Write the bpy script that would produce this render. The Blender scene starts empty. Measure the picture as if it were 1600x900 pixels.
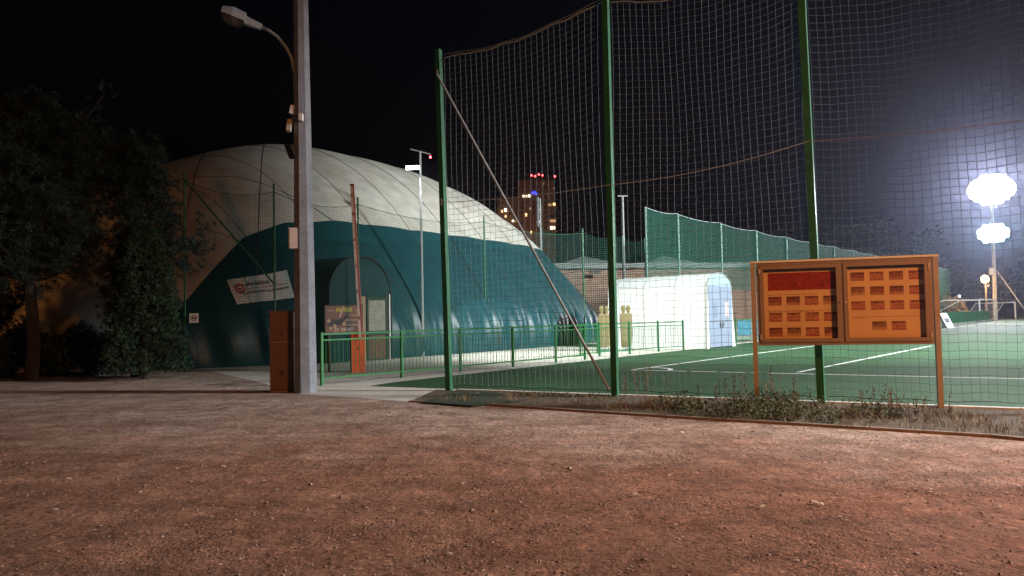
import bpy, math, random
from mathutils import Vector as V, Matrix
random.seed(7)
rnd = random.random
def U(a, b): return a + (b - a) * rnd()
SC = bpy.context.scene
COL = SC.collection
# ------------------------------------------------------------------ camera
FPX, CAM_H = 1200.0, 1.4
TH, RO = math.atan(.04), .02
_R0, CF, _U0 = V((1, 0, 0)), V((0, math.cos(TH), math.sin(TH))), V((0, -math.sin(TH), math.cos(TH)))
CR = _R0 * math.cos(RO) - _U0 * math.sin(RO)
CU = _U0 * math.cos(RO) + _R0 * math.sin(RO)
CP = V((0, 0, CAM_H))
def ray(x, y): return CF * FPX + CR * (x - 800) - CU * (y - 450)
def ground(x, y, z=0.0):
    d = ray(x, y); t = (z - CAM_H) / d.z
    return CP + d * t
def at(x, y, D):
    d = ray(x, y); return CP + d * (D / d.y)
cam = bpy.data.cameras.new('camera'); co = bpy.data.objects.new('camera', cam); COL.objects.link(co)
m = Matrix((CR, CU, -CF)).transposed().to_4x4(); m.translation = CP
co.matrix_world = m
cam.sensor_width = 36; cam.lens = FPX / 1600 * 36; cam.clip_start = .05; cam.clip_end = 3000
SC.camera = co
# ------------------------------------------------------------------ materials
def mat(name, col, rough=.7, metal=0, var=.25, vscale=6, bump=0, bscale=40, spec=.5, col2=None, detail=5, emit=None, estr=0, fine=None):
    M = bpy.data.materials.new(name); M.use_nodes = True
    N, L = M.node_tree.nodes, M.node_tree.links
    P = N['Principled BSDF']; P.inputs['Roughness'].default_value = rough; P.inputs['Metallic'].default_value = metal
    P.inputs['Specular IOR Level'].default_value = spec
    tc = N.new('ShaderNodeTexCoord')
    nz = N.new('ShaderNodeTexNoise'); nz.inputs['Scale'].default_value = vscale; nz.inputs['Detail'].default_value = detail
    nz.inputs['Roughness'].default_value = .65
    L.new(tc.outputs['Object'], nz.inputs['Vector'])
    rp = N.new('ShaderNodeValToRGB')
    c2 = col2 or tuple(c * (1 - var) for c in col)
    rp.color_ramp.elements[0].position = .32; rp.color_ramp.elements[1].position = .68
    rp.color_ramp.elements[0].color = (*c2, 1); rp.color_ramp.elements[1].color = (*col, 1)
    L.new(nz.outputs['Fac'], rp.inputs['Fac'])
    out = rp.outputs['Color']
    if fine:                                   # fine grain multiplied over the large variation
        n2 = N.new('ShaderNodeTexNoise'); n2.inputs['Scale'].default_value = fine[0]; n2.inputs['Detail'].default_value = 3
        L.new(tc.outputs['Object'], n2.inputs['Vector'])
        mr = N.new('ShaderNodeMapRange'); mr.inputs['From Min'].default_value = .3; mr.inputs['From Max'].default_value = .7
        mr.inputs['To Min'].default_value = 1 - fine[1]; mr.inputs['To Max'].default_value = 1 + fine[1]
        L.new(n2.outputs['Fac'], mr.inputs['Value'])
        mx = N.new('ShaderNodeVectorMath'); mx.operation = 'SCALE'
        L.new(out, mx.inputs[0]); L.new(mr.outputs['Result'], mx.inputs['Scale']); out = mx.outputs['Vector']
    L.new(out, P.inputs['Base Color'])
    if bump:
        nb = N.new('ShaderNodeTexNoise'); nb.inputs['Scale'].default_value = bscale; nb.inputs['Detail'].default_value = 5
        L.new(tc.outputs['Object'], nb.inputs['Vector'])
        b = N.new('ShaderNodeBump'); b.inputs['Strength'].default_value = bump; b.inputs['Distance'].default_value = .02
        L.new(nb.outputs['Fac'], b.inputs['Height']); L.new(b.outputs['Normal'], P.inputs['Normal'])
    if emit:
        P.inputs['Emission Color'].default_value = (*emit, 1); P.inputs['Emission Strength'].default_value = estr
    return M
def lamp_mat(name, col, s):
    M = bpy.data.materials.new(name); M.use_nodes = True
    N, L = M.node_tree.nodes, M.node_tree.links
    P = N['Principled BSDF']; P.inputs['Base Color'].default_value = (.6, .6, .6, 1)
    P.inputs['Emission Color'].default_value = (*col, 1); P.inputs['Emission Strength'].default_value = s
    return M
def dirt_mat():
    M = bpy.data.materials.new('red_gravel_dirt'); M.use_nodes = True
    N, L = M.node_tree.nodes, M.node_tree.links
    P = N['Principled BSDF']; P.inputs['Roughness'].default_value = .95; P.inputs['Specular IOR Level'].default_value = .15
    tc = N.new('ShaderNodeTexCoord')
    def noise(s, d=5, r=.6):
        n = N.new('ShaderNodeTexNoise'); n.inputs['Scale'].default_value = s; n.inputs['Detail'].default_value = d
        n.inputs['Roughness'].default_value = r; L.new(tc.outputs['Object'], n.inputs['Vector']); return n.outputs['Fac']
    def mr(v, a, b, c, d):
        n = N.new('ShaderNodeMapRange'); n.inputs[1].default_value = a; n.inputs[2].default_value = b
        n.inputs[3].default_value = c; n.inputs[4].default_value = d; L.new(v, n.inputs[0]); return n.outputs[0]
    def mix(f, a, b):
        n = N.new('ShaderNodeMix'); n.data_type = 'RGBA'; L.new(f, n.inputs[0])
        for i, c in ((6, a), (7, b)):
            if isinstance(c, tuple): n.inputs[i].default_value = (*c, 1)
            else: L.new(c, n.inputs[i])
        return n.outputs[2]
    def math_(op, a, b):
        n = N.new('ShaderNodeMath'); n.operation = op
        for i, c in enumerate((a, b)):
            if isinstance(c, (int, float)): n.inputs[i].default_value = c
            else: L.new(c, n.inputs[i])
        return n.outputs[0]
    sp = N.new('ShaderNodeSeparateXYZ'); L.new(tc.outputs['Object'], sp.inputs[0])
    # paler gravel towards the fence, red brick in the yard; floodlit pool painted in too
    edge = math_('ADD', sp.outputs['Y'], math_('MULTIPLY', sp.outputs['X'], .30))
    edge = math_('ADD', edge, mr(noise(.35, 6, .7), .3, .7, -2.2, 2.2))
    f0 = mr(edge, 7.0, 12.0, 0, 1)
    red = mix(mr(noise(.9, 8, .7), .35, .65, 0, 1), (.135, .062, .036), (.20, .100, .062))
    pale = mix(mr(noise(1.2, 8, .7), .35, .65, 0, 1), (.27, .195, .15), (.37, .28, .225))
    c = mix(f0, red, pale)
    # rough gravelly patches against trodden smooth ones
    rough = mr(noise(.75, 4, .6), .44, .64, .12, .8)
    def cells(sc_):
        vo = N.new('ShaderNodeTexVoronoi'); vo.inputs['Scale'].default_value = sc_; L.new(tc.outputs['Object'], vo.inputs['Vector'])
        sx = N.new('ShaderNodeSeparateXYZ'); L.new(vo.outputs['Color'], sx.inputs[0]); return vo.outputs['Distance'], sx.outputs[0]
    d1, c1 = cells(44); d2, c2 = cells(120)
    def soft(v, lo, hi):   # scale a 0..1 variation by the roughness of the patch
        return math_('ADD', 1.0, math_('MULTIPLY', math_('SUBTRACT', mr(v, 0, 1, lo, hi), 1.0), rough))
    k = math_('MULTIPLY', soft(c1, .62, 1.38), soft(c2, .6, 1.4))
    k = math_('MULTIPLY', k, mr(noise(2.2, 7, .75), .3, .7, .70, 1.28))
    k = math_('MULTIPLY', k, mr(noise(24, 5, .75), .3, .7, .80, 1.2))
    # faint drag marks and wheel tracks across the yard
    mp = N.new('ShaderNodeMapping'); mp.inputs['Scale'].default_value = (.22, 1.9, 1); mp.inputs['Rotation'].default_value = (0, 0, .22); L.new(tc.outputs['Object'], mp.inputs['Vector'])
    ns = N.new('ShaderNodeTexNoise'); ns.inputs['Scale'].default_value = 1.5; ns.inputs['Detail'].default_value = 6; ns.inputs['Roughness'].default_value = .65; L.new(mp.outputs[0], ns.inputs['Vector'])
    k = math_('MULTIPLY', k, mr(ns.outputs['Fac'], .3, .7, .74, 1.26))
    # a sprinkling of pale and dark chips
    d3, c3 = cells(34)
    k = math_('MULTIPLY', k, mr(c3, .955, .965, 1, 1.55)); k = math_('MULTIPLY', k, mr(c3, .04, .05, .5, 1))
    sc = N.new('ShaderNodeVectorMath'); sc.operation = 'SCALE'; L.new(c, sc.inputs[0]); L.new(k, sc.inputs['Scale'])
    L.new(sc.outputs[0], P.inputs['Base Color'])
    hgt = math_('MULTIPLY', math_('ADD', math_('MULTIPLY', d1, -.8), math_('MULTIPLY', d2, -.4)), rough)
    hgt = math_('ADD', hgt, math_('ADD', math_('MULTIPLY', noise(20, 6, .75), .8), math_('MULTIPLY', noise(1.6, 4), 6.0)))
    b = N.new('ShaderNodeBump'); b.inputs['Strength'].default_value = .7; b.inputs['Distance'].default_value = .03
    L.new(hgt, b.inputs['Height']); L.new(b.outputs['Normal'], P.inputs['Normal'])
    return M
def grid_net_mat(name, col, cell, line, alpha=None):
    """netting: woven cells cut out of the sheet along its UVs (metres)"""
    M = bpy.data.materials.new(name); M.use_nodes = True
    N, L = M.node_tree.nodes, M.node_tree.links
    P = N['Principled BSDF']; P.inputs['Roughness'].default_value = .8; P.inputs['Base Color'].default_value = (*col, 1)
    P.inputs['Specular IOR Level'].default_value = .2
    uv = N.new('ShaderNodeUVMap'); sp = N.new('ShaderNodeSeparateXYZ'); L.new(uv.outputs[0], sp.inputs[0])
    fs = []
    for i in (0, 1):
        d = N.new('ShaderNodeMath'); d.operation = 'DIVIDE'; L.new(sp.outputs[i], d.inputs[0]); d.inputs[1].default_value = cell
        fr = N.new('ShaderNodeMath'); fr.operation = 'FRACT'; L.new(d.outputs[0], fr.inputs[0])
        lt = N.new('ShaderNodeMath'); lt.operation = 'LESS_THAN'; L.new(fr.outputs[0], lt.inputs[0]); lt.inputs[1].default_value = line / cell
        fs.append(lt.outputs[0])
    mx = N.new('ShaderNodeMath'); mx.operation = 'MAXIMUM'; L.new(fs[0], mx.inputs[0]); L.new(fs[1], mx.inputs[1])
    tr = N.new('ShaderNodeBsdfTransparent'); ms = N.new('ShaderNodeMixShader')
    L.new(mx.outputs[0], ms.inputs[0]); L.new(tr.outputs[0], ms.inputs[1]); L.new(P.outputs[0], ms.inputs[2])
    L.new(ms.outputs[0], N['Material Output'].inputs['Surface'])
    return M
def glass_mat(name, tint=(1, 1, 1), gl=.08):
    M = bpy.data.materials.new(name); M.use_nodes = True
    N, L = M.node_tree.nodes, M.node_tree.links
    tr = N.new('ShaderNodeBsdfTransparent'); tr.inputs[0].default_value = (*tint, 1)
    g = N.new('ShaderNodeBsdfGlossy'); g.inputs['Roughness'].default_value = .05
    ms = N.new('ShaderNodeMixShader'); ms.inputs[0].default_value = gl
    L.new(tr.outputs[0], ms.inputs[1]); L.new(g.outputs[0], ms.inputs[2]); L.new(ms.outputs[0], N['Material Output'].inputs['Surface'])
    return M
def brick_mat():
    M = bpy.data.materials.new('brick'); M.use_nodes = True
    N, L = M.node_tree.nodes, M.node_tree.links
    P = N['Principled BSDF']; P.inputs['Roughness'].default_value = .9
    uv = N.new('ShaderNodeUVMap')
    b = N.new('ShaderNodeTexBrick'); b.inputs['Scale'].default_value = 1
    b.inputs['Brick Width'].default_value = .5; b.inputs['Row Height'].default_value = .2; b.inputs['Mortar Size'].default_value = .012
    b.inputs['Color1'].default_value = (.34, .21, .15, 1); b.inputs['Color2'].default_value = (.26, .15, .11, 1); b.inputs['Mortar'].default_value = (.3, .27, .24, 1)
    L.new(uv.outputs[0], b.inputs['Vector']); L.new(b.outputs['Color'], P.inputs['Base Color'])
    return M
def dome_mat(name, col, col2, rough):
    M = mat(name, col, rough, var=.2, vscale=.35, col2=col2, bump=.15, bscale=1.2, spec=.35, fine=(1.6, .14))
    return M
GREEN = mat('green_paint', (.02, .13, .055), .45, var=.35, vscale=5)
GREEN_RAIL = mat('bright_green_paint', (.028, .18, .05), .45, var=.3, vscale=5)
GREEN_OLD = mat('faded_green_paint', (.02, .10, .07), .5, var=.3, vscale=3)
GALV = mat('galvanised_steel', (.42, .43, .43), .5, metal=.4, var=.3, vscale=8)
RUSTY = mat('weathered_tube', (.27, .29, .30), .6, metal=.2, var=.4, vscale=6)
CONC = mat('weathered_concrete', (.22, .25, .29), .9, var=.35, vscale=3.5, bump=.5, bscale=50, fine=(25, .15))
NETM = mat('net_cord', (.16, .20, .22), .8, var=.2)
ROPE = mat('pale_rope', (.40, .46, .50), .8, var=.2)
WHITE = mat('white_paint', (.75, .75, .73), .5, var=.1)
BLACK = mat('black_plastic', (.02, .02, .022), .5, var=.3)
DARKGREY = mat('dark_grey_metal', (.12, .125, .13), .5, var=.2)
LAMPGREY = mat('lamp_housing_grey', (.28, .33, .38), .5, var=.15)
LENS = mat('clouded_lens', (.10, .10, .10), .15, var=.5)
# ------------------------------------------------------------------ mesh builder
ORG = {}
class MB:
    def __init__(s): s.v = []; s.f = []; s.uv = None
    def add(s, vs, fs):
        o = len(s.v); s.v += [V(p) for p in vs]; s.f += [tuple(i + o for i in f) for f in fs]
    def obox(s, c, ex, ey, ez):
        """box by centre and three half-extent vectors"""
        c, ex, ey, ez = V(c), V(ex), V(ey), V(ez)
        vs = [c + ex * a + ey * b + ez * d for a in (-1, 1) for b in (-1, 1) for d in (-1, 1)]
        s.add(vs, [(0, 1, 3, 2), (4, 6, 7, 5), (0, 4, 5, 1), (2, 3, 7, 6), (0, 2, 6, 4), (1, 5, 7, 3)])
    def box(s, c, sx, sy, sz, az=0):
        e = V((math.cos(az), math.sin(az), 0)); n = V((-math.sin(az), math.cos(az), 0))
        s.obox(c, e * sx / 2, n * sy / 2, V((0, 0, sz / 2)))
    def beam(s, p, q, w, h=None, up=None):
        p, q = V(p), V(q); h = h or w; d = (q - p)
        up = V(up) if up else (V((0, 0, 1)) if abs(d.normalized().z) < .95 else V((1, 0, 0)))
        a = d.cross(up).normalized(); b = a.cross(d).normalized()
        s.obox((p + q) / 2, d / 2, a * w / 2, b * h / 2)
    def tube(s, pts, r, n=6, cap=True):
        pts = [V(p) for p in pts]; rr = r if isinstance(r, (list, tuple)) else [r] * len(pts)
        o = len(s.v); prev = None
        for i, p in enumerate(pts):
            d = (pts[min(i + 1, len(pts) - 1)] - pts[max(i - 1, 0)]).normalized()
            if prev is None:
                up = V((0, 0, 1)) if abs(d.z) < .9 else V((1, 0, 0))
                a = d.cross(up).normalized()
            else:
                a = (prev - d * prev.dot(d)).normalized()
            prev = a; b = d.cross(a)
            for k in range(n):
                t = 2 * math.pi * (k + .5) / n
                s.v.append(p + a * math.cos(t) * rr[i] + b * math.sin(t) * rr[i])
        for i in range(len(pts) - 1):
            for k in range(n):
                s.f.append((o + i * n + k, o + i * n + (k + 1) % n, o + (i + 1) * n + (k + 1) % n, o + (i + 1) * n + k))
        if cap:
            s.f.append(tuple(o + k for k in range(n))[::-1]); e = o + (len(pts) - 1) * n
            s.f.append(tuple(e + k for k in range(n)))
    def prism(s, poly, off):
        n = len(poly); poly = [V(p) for p in poly]; off = V(off)
        s.add(poly + [p + off for p in poly], [tuple(range(n))[::-1], tuple(range(n, 2 * n))] +
              [(i, (i + 1) % n, n + (i + 1) % n, n + i) for i in range(n)])
    def face(s, poly):
        s.add(poly, [tuple(range(len(poly)))])
    def disc(s, c, n, r, k=16, off=0):
        c, n = V(c), V(n).normalized()
        a = n.cross(V((0, 0, 1)) if abs(n.z) < .9 else V((1, 0, 0))).normalized(); b = n.cross(a)
        pts = [c + a * math.cos(2 * math.pi * i / k) * r + b * math.sin(2 * math.pi * i / k) * r for i in range(k)]
        if off: s.prism(pts, n * off)
        else: s.face(pts)
    def build(s, name, M, parent=None, org=None, smooth=False, uvs=None):
        org = ORG[parent.name] if parent else (V(org) if org is not None else V((0, 0, 0)))
        me = bpy.data.meshes.new(name)
        me.from_pydata([tuple(p - org) for p in s.v], [], s.f)
        if uvs:
            lay = me.uv_layers.new(name='UVMap')
            for lp in me.loops: lay.data[lp.index].uv = uvs[lp.vertex_index]
        if smooth: me.polygons.foreach_set('use_smooth', [True] * len(me.polygons))
        for mm in (M if isinstance(M, (list, tuple)) else [M]): me.materials.append(mm)
        me.update()
        o = bpy.data.objects.new(name, me); COL.objects.link(o)
        if parent: o.parent = parent
        else: o.location = org
        ORG[o.name] = org
        return o
def tag(o, label=None, cat=None, group=None, kind=None):
    for k, v in (('label', label), ('category', cat), ('group', group), ('kind', kind)):
        if v: o[k] = v
    return o
def thing(name, label, cat, loc, group=None):
    o = bpy.data.objects.new(name, None); o.empty_display_size = .3; COL.objects.link(o); o.location = loc
    ORG[o.name] = V(loc); return tag(o, label, cat, group)
def copy_tree(o, loc, label=None):
    r = o.copy(); COL.objects.link(r); r.location = loc
    if label: r['label'] = label
    for ch in list(o.children):
        c = ch.copy(); COL.objects.link(c); c.parent = r
        for g in list(ch.children):
            d = g.copy(); COL.objects.link(d); d.parent = c
    return r
def struct(name, mb, M, **k): return tag(mb.build(name, M, **k), kind='structure')
def text(s, size, M, parent, o, ex, ez, name='lettering', align='LEFT', bold=0.0, xs=1.0):
    """flat letters lying in the plane of ex (reading direction) and ez (up)"""
    cu = bpy.data.curves.new(name, 'FONT'); cu.body = s; cu.size = size; cu.align_x = align; cu.extrude = .002; cu.offset = bold
    tmp = bpy.data.objects.new(name, cu); COL.objects.link(tmp); cu.materials.append(M)
    me = bpy.data.meshes.new_from_object(tmp.evaluated_get(bpy.context.evaluated_depsgraph_get()))
    bpy.data.objects.remove(tmp); ob = bpy.data.objects.new(name, me); COL.objects.link(ob)
    if not me.materials: me.materials.append(M)
    ex, ez = V(ex).normalized(), V(ez).normalized(); n = ex.cross(ez)
    mw = Matrix((ex * xs, ez, n)).transposed().to_4x4(); mw.translation = V(o) - ORG[parent.name]
    ob.parent = parent; ob.matrix_local = mw
    return ob
Z = V((0, 0, 1))
def xy(p, z=0): return V((p[0], p[1], z))
# ------------------------------------------------------------------ the ground and what lies on it
g = MB(); g.face([(-700, -200, 0), (700, -200, 0), (700, 1200, 0), (-700, 1200, 0)]); struct('ground', g, dirt_mat())
NA, NB = ground(706, 610), ground(1600, 641)          # line of the tall net
nd = (NB - NA).normalized(); nn = V((-nd.y, nd.x, 0))   # along the net, and towards the pitch
RA, RB = ground(503, 603), ground(1068, 547)          # line of the railing
rd = (RB - RA).normalized(); rn = V((rd.y, -rd.x, 0))   # along the railing, and towards the pitch
T0, T1 = ground(713, 587), ground(1067, 547.5)
td = (T1 - T0).normalized()
# paving between railing and dome
pv = MB()
P0, P1, P2 = ground(470, 616), ground(640, 628), ground(716, 590)
pv.face([xy(P0, .004), xy(P1, .004), xy(NA + nd * .1 - nn * .1, .004), xy(T0 + td * 60 + rn * .2, .004), xy(T0 + td * 60 - rn * 30, .004), xy((-22, 33), .004), xy((-13, 23.4), .004), xy(ground(300, 574), .004), xy(ground(398, 596), .004)])
PAVE = mat('pale_paving', (.50, .485, .42), .85, var=.25, vscale=1.3, bump=.4, bscale=25, fine=(14, .18))
struct('path', pv, PAVE)
# concrete edging strip along the pitch
tf = MB()
a0 = NA - nd * 2.3 + nn * .25
tA = T0 - td * 2.2
tf.face([xy(a0, .012), xy(NA + nd * 60 + nn * .02, .012), xy(NA + nd * 60 + td * 105, .012), xy(T0 + td * 105, .012), xy(tA, .012)])
TURF = mat('artificial_turf', (.030, .082, .030), .75, var=.35, vscale=.5, bump=.6, bscale=120, fine=(40, .35), col2=(.020, .058, .022), spec=.2)
struct('pitch', tf, TURF)
LINEM = mat('pitch_line_white', (.72, .74, .70), .8, var=.15, vscale=10, fine=(30, .15))
def strip(p, q, w, z, mb):
    p, q = V(p), V(q); d = (q - p).normalized(); n = V((-d.y, d.x, 0)) * w / 2
    mb.face([xy(p - n, z), xy(q - n, z), xy(q + n, z), xy(p + n, z)])
K0 = ground(985, 579)
gl = (ground(1600, 593) - K0).normalized(); sl = (ground(1265, 542) - K0).normalized(); pb = ground(1245, 583)
for a, b in ((K0, K0 + gl * 45), (K0 + sl * .06, K0 + sl * 80), (pb + sl * .06, ground(1455, 541))):
    mb = MB(); strip(a, b, .11, .016, mb); struct('pitch_line', mb, LINEM)
ar = MB()
pts = [K0 + (gl * math.cos(t) + sl * math.sin(t)) * 1.0 for t in [math.pi / 2 * i / 14 for i in range(15)]]
for i in range(14):
    p, q = pts[i], pts[i + 1]; c = K0
    ar.face([xy(c + (p - c) * .94, .020), xy(c + (p - c) * 1.06, .020), xy(c + (q - c) * 1.06, .020), xy(c + (q - c) * .94, .020)])
struct('corner_arc', ar, LINEM)
kb = MB(); kb.beam(xy(NA + nn * .05 + nd * .12, .012), xy(NA + nn * .05 + nd * 40, .012), .14, .03)
tag(kb.build('pitch_kerb', mat('kerb_concrete', (.55, .54, .50), .85, var=.3, vscale=3, bump=.3)), kind='structure')
# verge of soil between the net and the yard, with a low timber edging
ed = [ground(x, y) for x, y in ((640, 628), (761, 633.5), (900, 643), (1100, 656), (1200, 661.5), (1547, 683), (1760, 704))]
ed.append(ed[-1] + nd * 14)
vg = MB()
top = [NA + nd * t - nn * .06 for t in (-.35, 1, 2.2, 4.2, 5.2, 8.1, 10.5, 24.5)]
o = len(vg.v)
for i in range(7):
    vg.face([xy(ed[i], .008), xy(ed[i + 1], .008), xy(top[i + 1], .008), xy(top[i], .008)])
VERGE = mat('verge_soil', (.10, .066, .04), .95, var=.5, vscale=2.2, bump=1, bscale=30, fine=(45, .35), col2=(.045, .040, .018))
struct('verge', vg, VERGE)
kb2 = MB()
for i in range(1, 7):
    kb2.beam(xy(ed[i], .008), xy(ed[i + 1], .008), .06, .05)
kb2.beam(xy(ed[0], .0), xy(ed[0] + (ed[1] - ed[0]) * .45, .0), .055, .05)
struct('kerb', kb2, mat('edging_board', (.26, .20, .155), .9, var=.4, vscale=4, bump=.4))
# loose stones of the yard
st = MB()
def stone(mb, x, y, r):
    a = U(0, 6.28); sx, sy, sz = r * U(.7, 1.3), r * U(.6, 1.1), r * U(.35, .8)
    vs = []
    for dx, dy, dz in ((1, 0, 0), (0, 1, 0), (-1, 0, 0), (0, -1, 0)):
        k = U(.75, 1.2); vs.append((x + (dx * sx * math.cos(a) - dy * sy * math.sin(a)) * k, y + (dx * sx * math.sin(a) + dy * sy * math.cos(a)) * k, sz * U(.1, .5)))
    vs.append((x + U(-.3, .3) * r, y + U(-.3, .3) * r, sz * U(.8, 1.3)))
    mb.add(vs, [(0, 1, 4), (1, 2, 4), (2, 3, 4), (3, 0, 4)])
n = 0
while n < 15000:
    y = 2.2 + 14 * rnd() ** 1.25; x = U(-.72, .72) * y
    p = V((x, y, 0))
    if (p - ed[1]).dot(V((.34, .94, 0))) > -.1 and x > -1: continue
    if math.sin(x * 1.7 + math.sin(y * 1.3) * 2) * math.cos(y * .9 + x * .4) < U(-1.3, .8): continue
    stone(st, x, y, .003 + .014 * rnd() ** 3 + (.018 * rnd() if rnd() < .02 else 0)); n += 1
tag(st.build('loose_gravel', mat('brick_chips', (.33, .22, .165), .9, var=.7, vscale=14)), 'loose reddish gravel and brick chips scattered over the dirt yard', 'gravel', kind='stuff')
lf = MB()
for i in range(230):
    y = U(5, 16.5); x = U(-.6, .66) * y
    if x > -1 and (V((x, y, 0)) - ed[1]).dot(V((.34, .94, 0))) > 1.4: continue
    a = U(0, 6.28); r = U(.012, .035); z = .012
    e = V((math.cos(a), math.sin(a), U(-.3, .5))) * r; f = V((-math.sin(a), math.cos(a), U(-.3, .4))) * r * .6
    c = V((x, y, z + r * .3)); lf.face([c - e, c + f, c + e, c - f])
tag(lf.build('fallen_leaves', mat('dry_leaf', (.42, .33, .2), .8, var=.6, vscale=3)), 'dry fallen leaves scattered over the gravel and verge', 'leaves', kind='stuff')
# ------------------------------------------------------------------ air dome
DC = V((-11.613, 41.737, 0)); DA, DB, DH, DN, E1, E2, ANG = 15.809, 13.385, 10.616, 3.463, .968, 1.367, .945
du = V((math.cos(ANG), math.sin(ANG), 0)); dv = V((math.sin(ANG), -math.cos(ANG), 0))
def dome_raw(ph, t):
    c, s = math.cos(ph), math.sin(ph)
    k = (abs(c) ** DN + abs(s) ** DN) ** (-1 / DN)
    r = max(math.cos(t), 0) ** E1
    return DA * k * c * r, DB * k * s * r, DH * math.sin(t) ** E2
def local_z(a, b):
    rho = (abs(a / DA) ** DN + abs(b / DB) ** DN) ** (1 / DN)
    if rho >= 1: return 0
    return DH * math.sin(math.acos(min(1, rho ** (1 / E1)))) ** E2
STEP = 2.55
def dome(ph, t, off=0.0):
    a, b, z = dome_raw(ph, t)
    # cables pinch the fabric, the fabric swells between them; the foot of the skirt is puckered
    w = min(1, max(0, (b / DB - .15) / .4))
    bul = .07 * abs(math.sin(math.pi * a / STEP)) ** .8 * w * min(1, .3 + t * 2)
    foot = math.exp(-((t - .14) / .13) ** 2) * w
    bul += foot * (.10 * math.sin(a * 5.1 + math.sin(a * 1.7) * 1.5) + .05 * math.sin(a * 9.3 + 1 + math.sin(a * 2.3)))
    bul += .35 * math.exp(-((t - .22) / .2) ** 2)
    d = V((math.cos(ph) * abs(math.cos(ph)) ** .5, math.sin(ph) * abs(math.sin(ph)) ** .5, 0))
    nz = math.sin(t) * .9
    d = (du * d.x + dv * d.y) * math.cos(t) + Z * nz
    d.normalize()
    return DC + du * a + dv * b + Z * z + d * (bul + off)
def tb(phd):      # where the green skirt ends
    pts = [(0, .05), (18, .05), (30, .63), (118, .655), (126, .63), (131.5, .565), (134.5, .42), (138.5, .2), (143, .0), (360, .0)]
    for (a, x), (b, y) in zip(pts, pts[1:]):
        if a <= phd <= b: return x + (y - x) * (phd - a) / (b - a)
    return 0
dome_t = thing('air_dome', 'large inflated sports dome, white on top with a green lower band', 'sports dome', xy(DC))
phs = [i * 2.0 for i in range(10)] + [20 + i * .4 for i in range(326)] + [150.4 + i * 2.4 for i in range(87)]
phs = [p for p in phs if p < 359.5]
def dome_sheet(lo, hi, nt):
    mb = MB(); n = len(phs)
    for j in range(nt + 1):
        for p in phs:
            t = lo(p) + (hi(p) - lo(p)) * j / nt
            mb.v.append(dome(math.radians(p), t))
    for j in range(nt):
        for i in range(n):
            k = (i + 1) % n
            if hi(phs[i]) - lo(phs[i]) < 1e-4 and hi(phs[k]) - lo(phs[k]) < 1e-4: continue
            mb.f.append((j * n + i, j * n + k, (j + 1) * n + k, (j + 1) * n + i))
    return mb
MEMB = dome_mat('white_membrane', (.50, .48, .44), (.385, .345, .295), .6)
SKIRT = dome_mat('green_membrane', (.006, .054, .061), (.0045, .038, .050), .42)
dome_sheet(lambda p: tb(p), lambda p: math.pi / 2 - .002, 46).build('membrane', MEMB, dome_t, smooth=True)
dome_sheet(lambda p: 0, lambda p: tb(p), 36).build('green_band', SKIRT, dome_t, smooth=True)
def on_dome(a, b, off=.03):
    rho = (abs(a / DA) ** DN + abs(b / DB) ** DN) ** (1 / DN); rho = min(rho, .99999)
    t = math.acos(rho ** (1 / E1))
    # angle such that the superellipse direction matches
    ph = math.atan2(b / DB, a / DA)
    c, s = math.cos(ph), math.sin(ph); k = (abs(c) ** DN + abs(s) ** DN) ** (-1 / DN)
    return dome(ph, t, off), ph, t
SEAM = mat('seam_cable', (.09, .095, .09), .7, var=.2)
def dome_line(path, r):
    """path of local (a, b)"""
    pts = []
    for a, b in path:
        # solve ph so that DA*k*c*r = a etc: the ray from the centre keeps (a/DA : b/DB) only in direction cos:sin
        ph = math.atan2(b / DB, a / DA); pts.append(on_dome(a, b, .015)[0])
    mb = MB(); mb.tube(pts, r, 4); return mb
for i in range(-6, 7):
    a = i * STEP; lim = DB * (1 - min(.999, abs(a / DA)) ** DN) ** (1 / DN)
    if abs(a) > DA * .97: continue
    dome_line([(a, lim * (1 - .9985 * (k / 60) ** 1.6)) for k in range(1, 61)], .011).build('seam_cable', SEAM, dome_t)
# diagonal cables over the near corner
for s in (0, 1, 2, 3):
    pth = []
    for k in range(50):
        q = k / 49
        if s < 2: a, b = -DA * .80 + q * 9 + s * 3.2 - 1.5, DB * .86 - q * 11.5
        else: a, b = -DA * .55 - q * 5.5 + (s - 2) * 3.5, DB * .93 - q * 8
        if abs(a / DA) ** DN + abs(b / DB) ** DN < .93: pth.append((a, b))
    dome_line(pth, .014).build('diagonal_cable', SEAM, dome_t)
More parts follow.
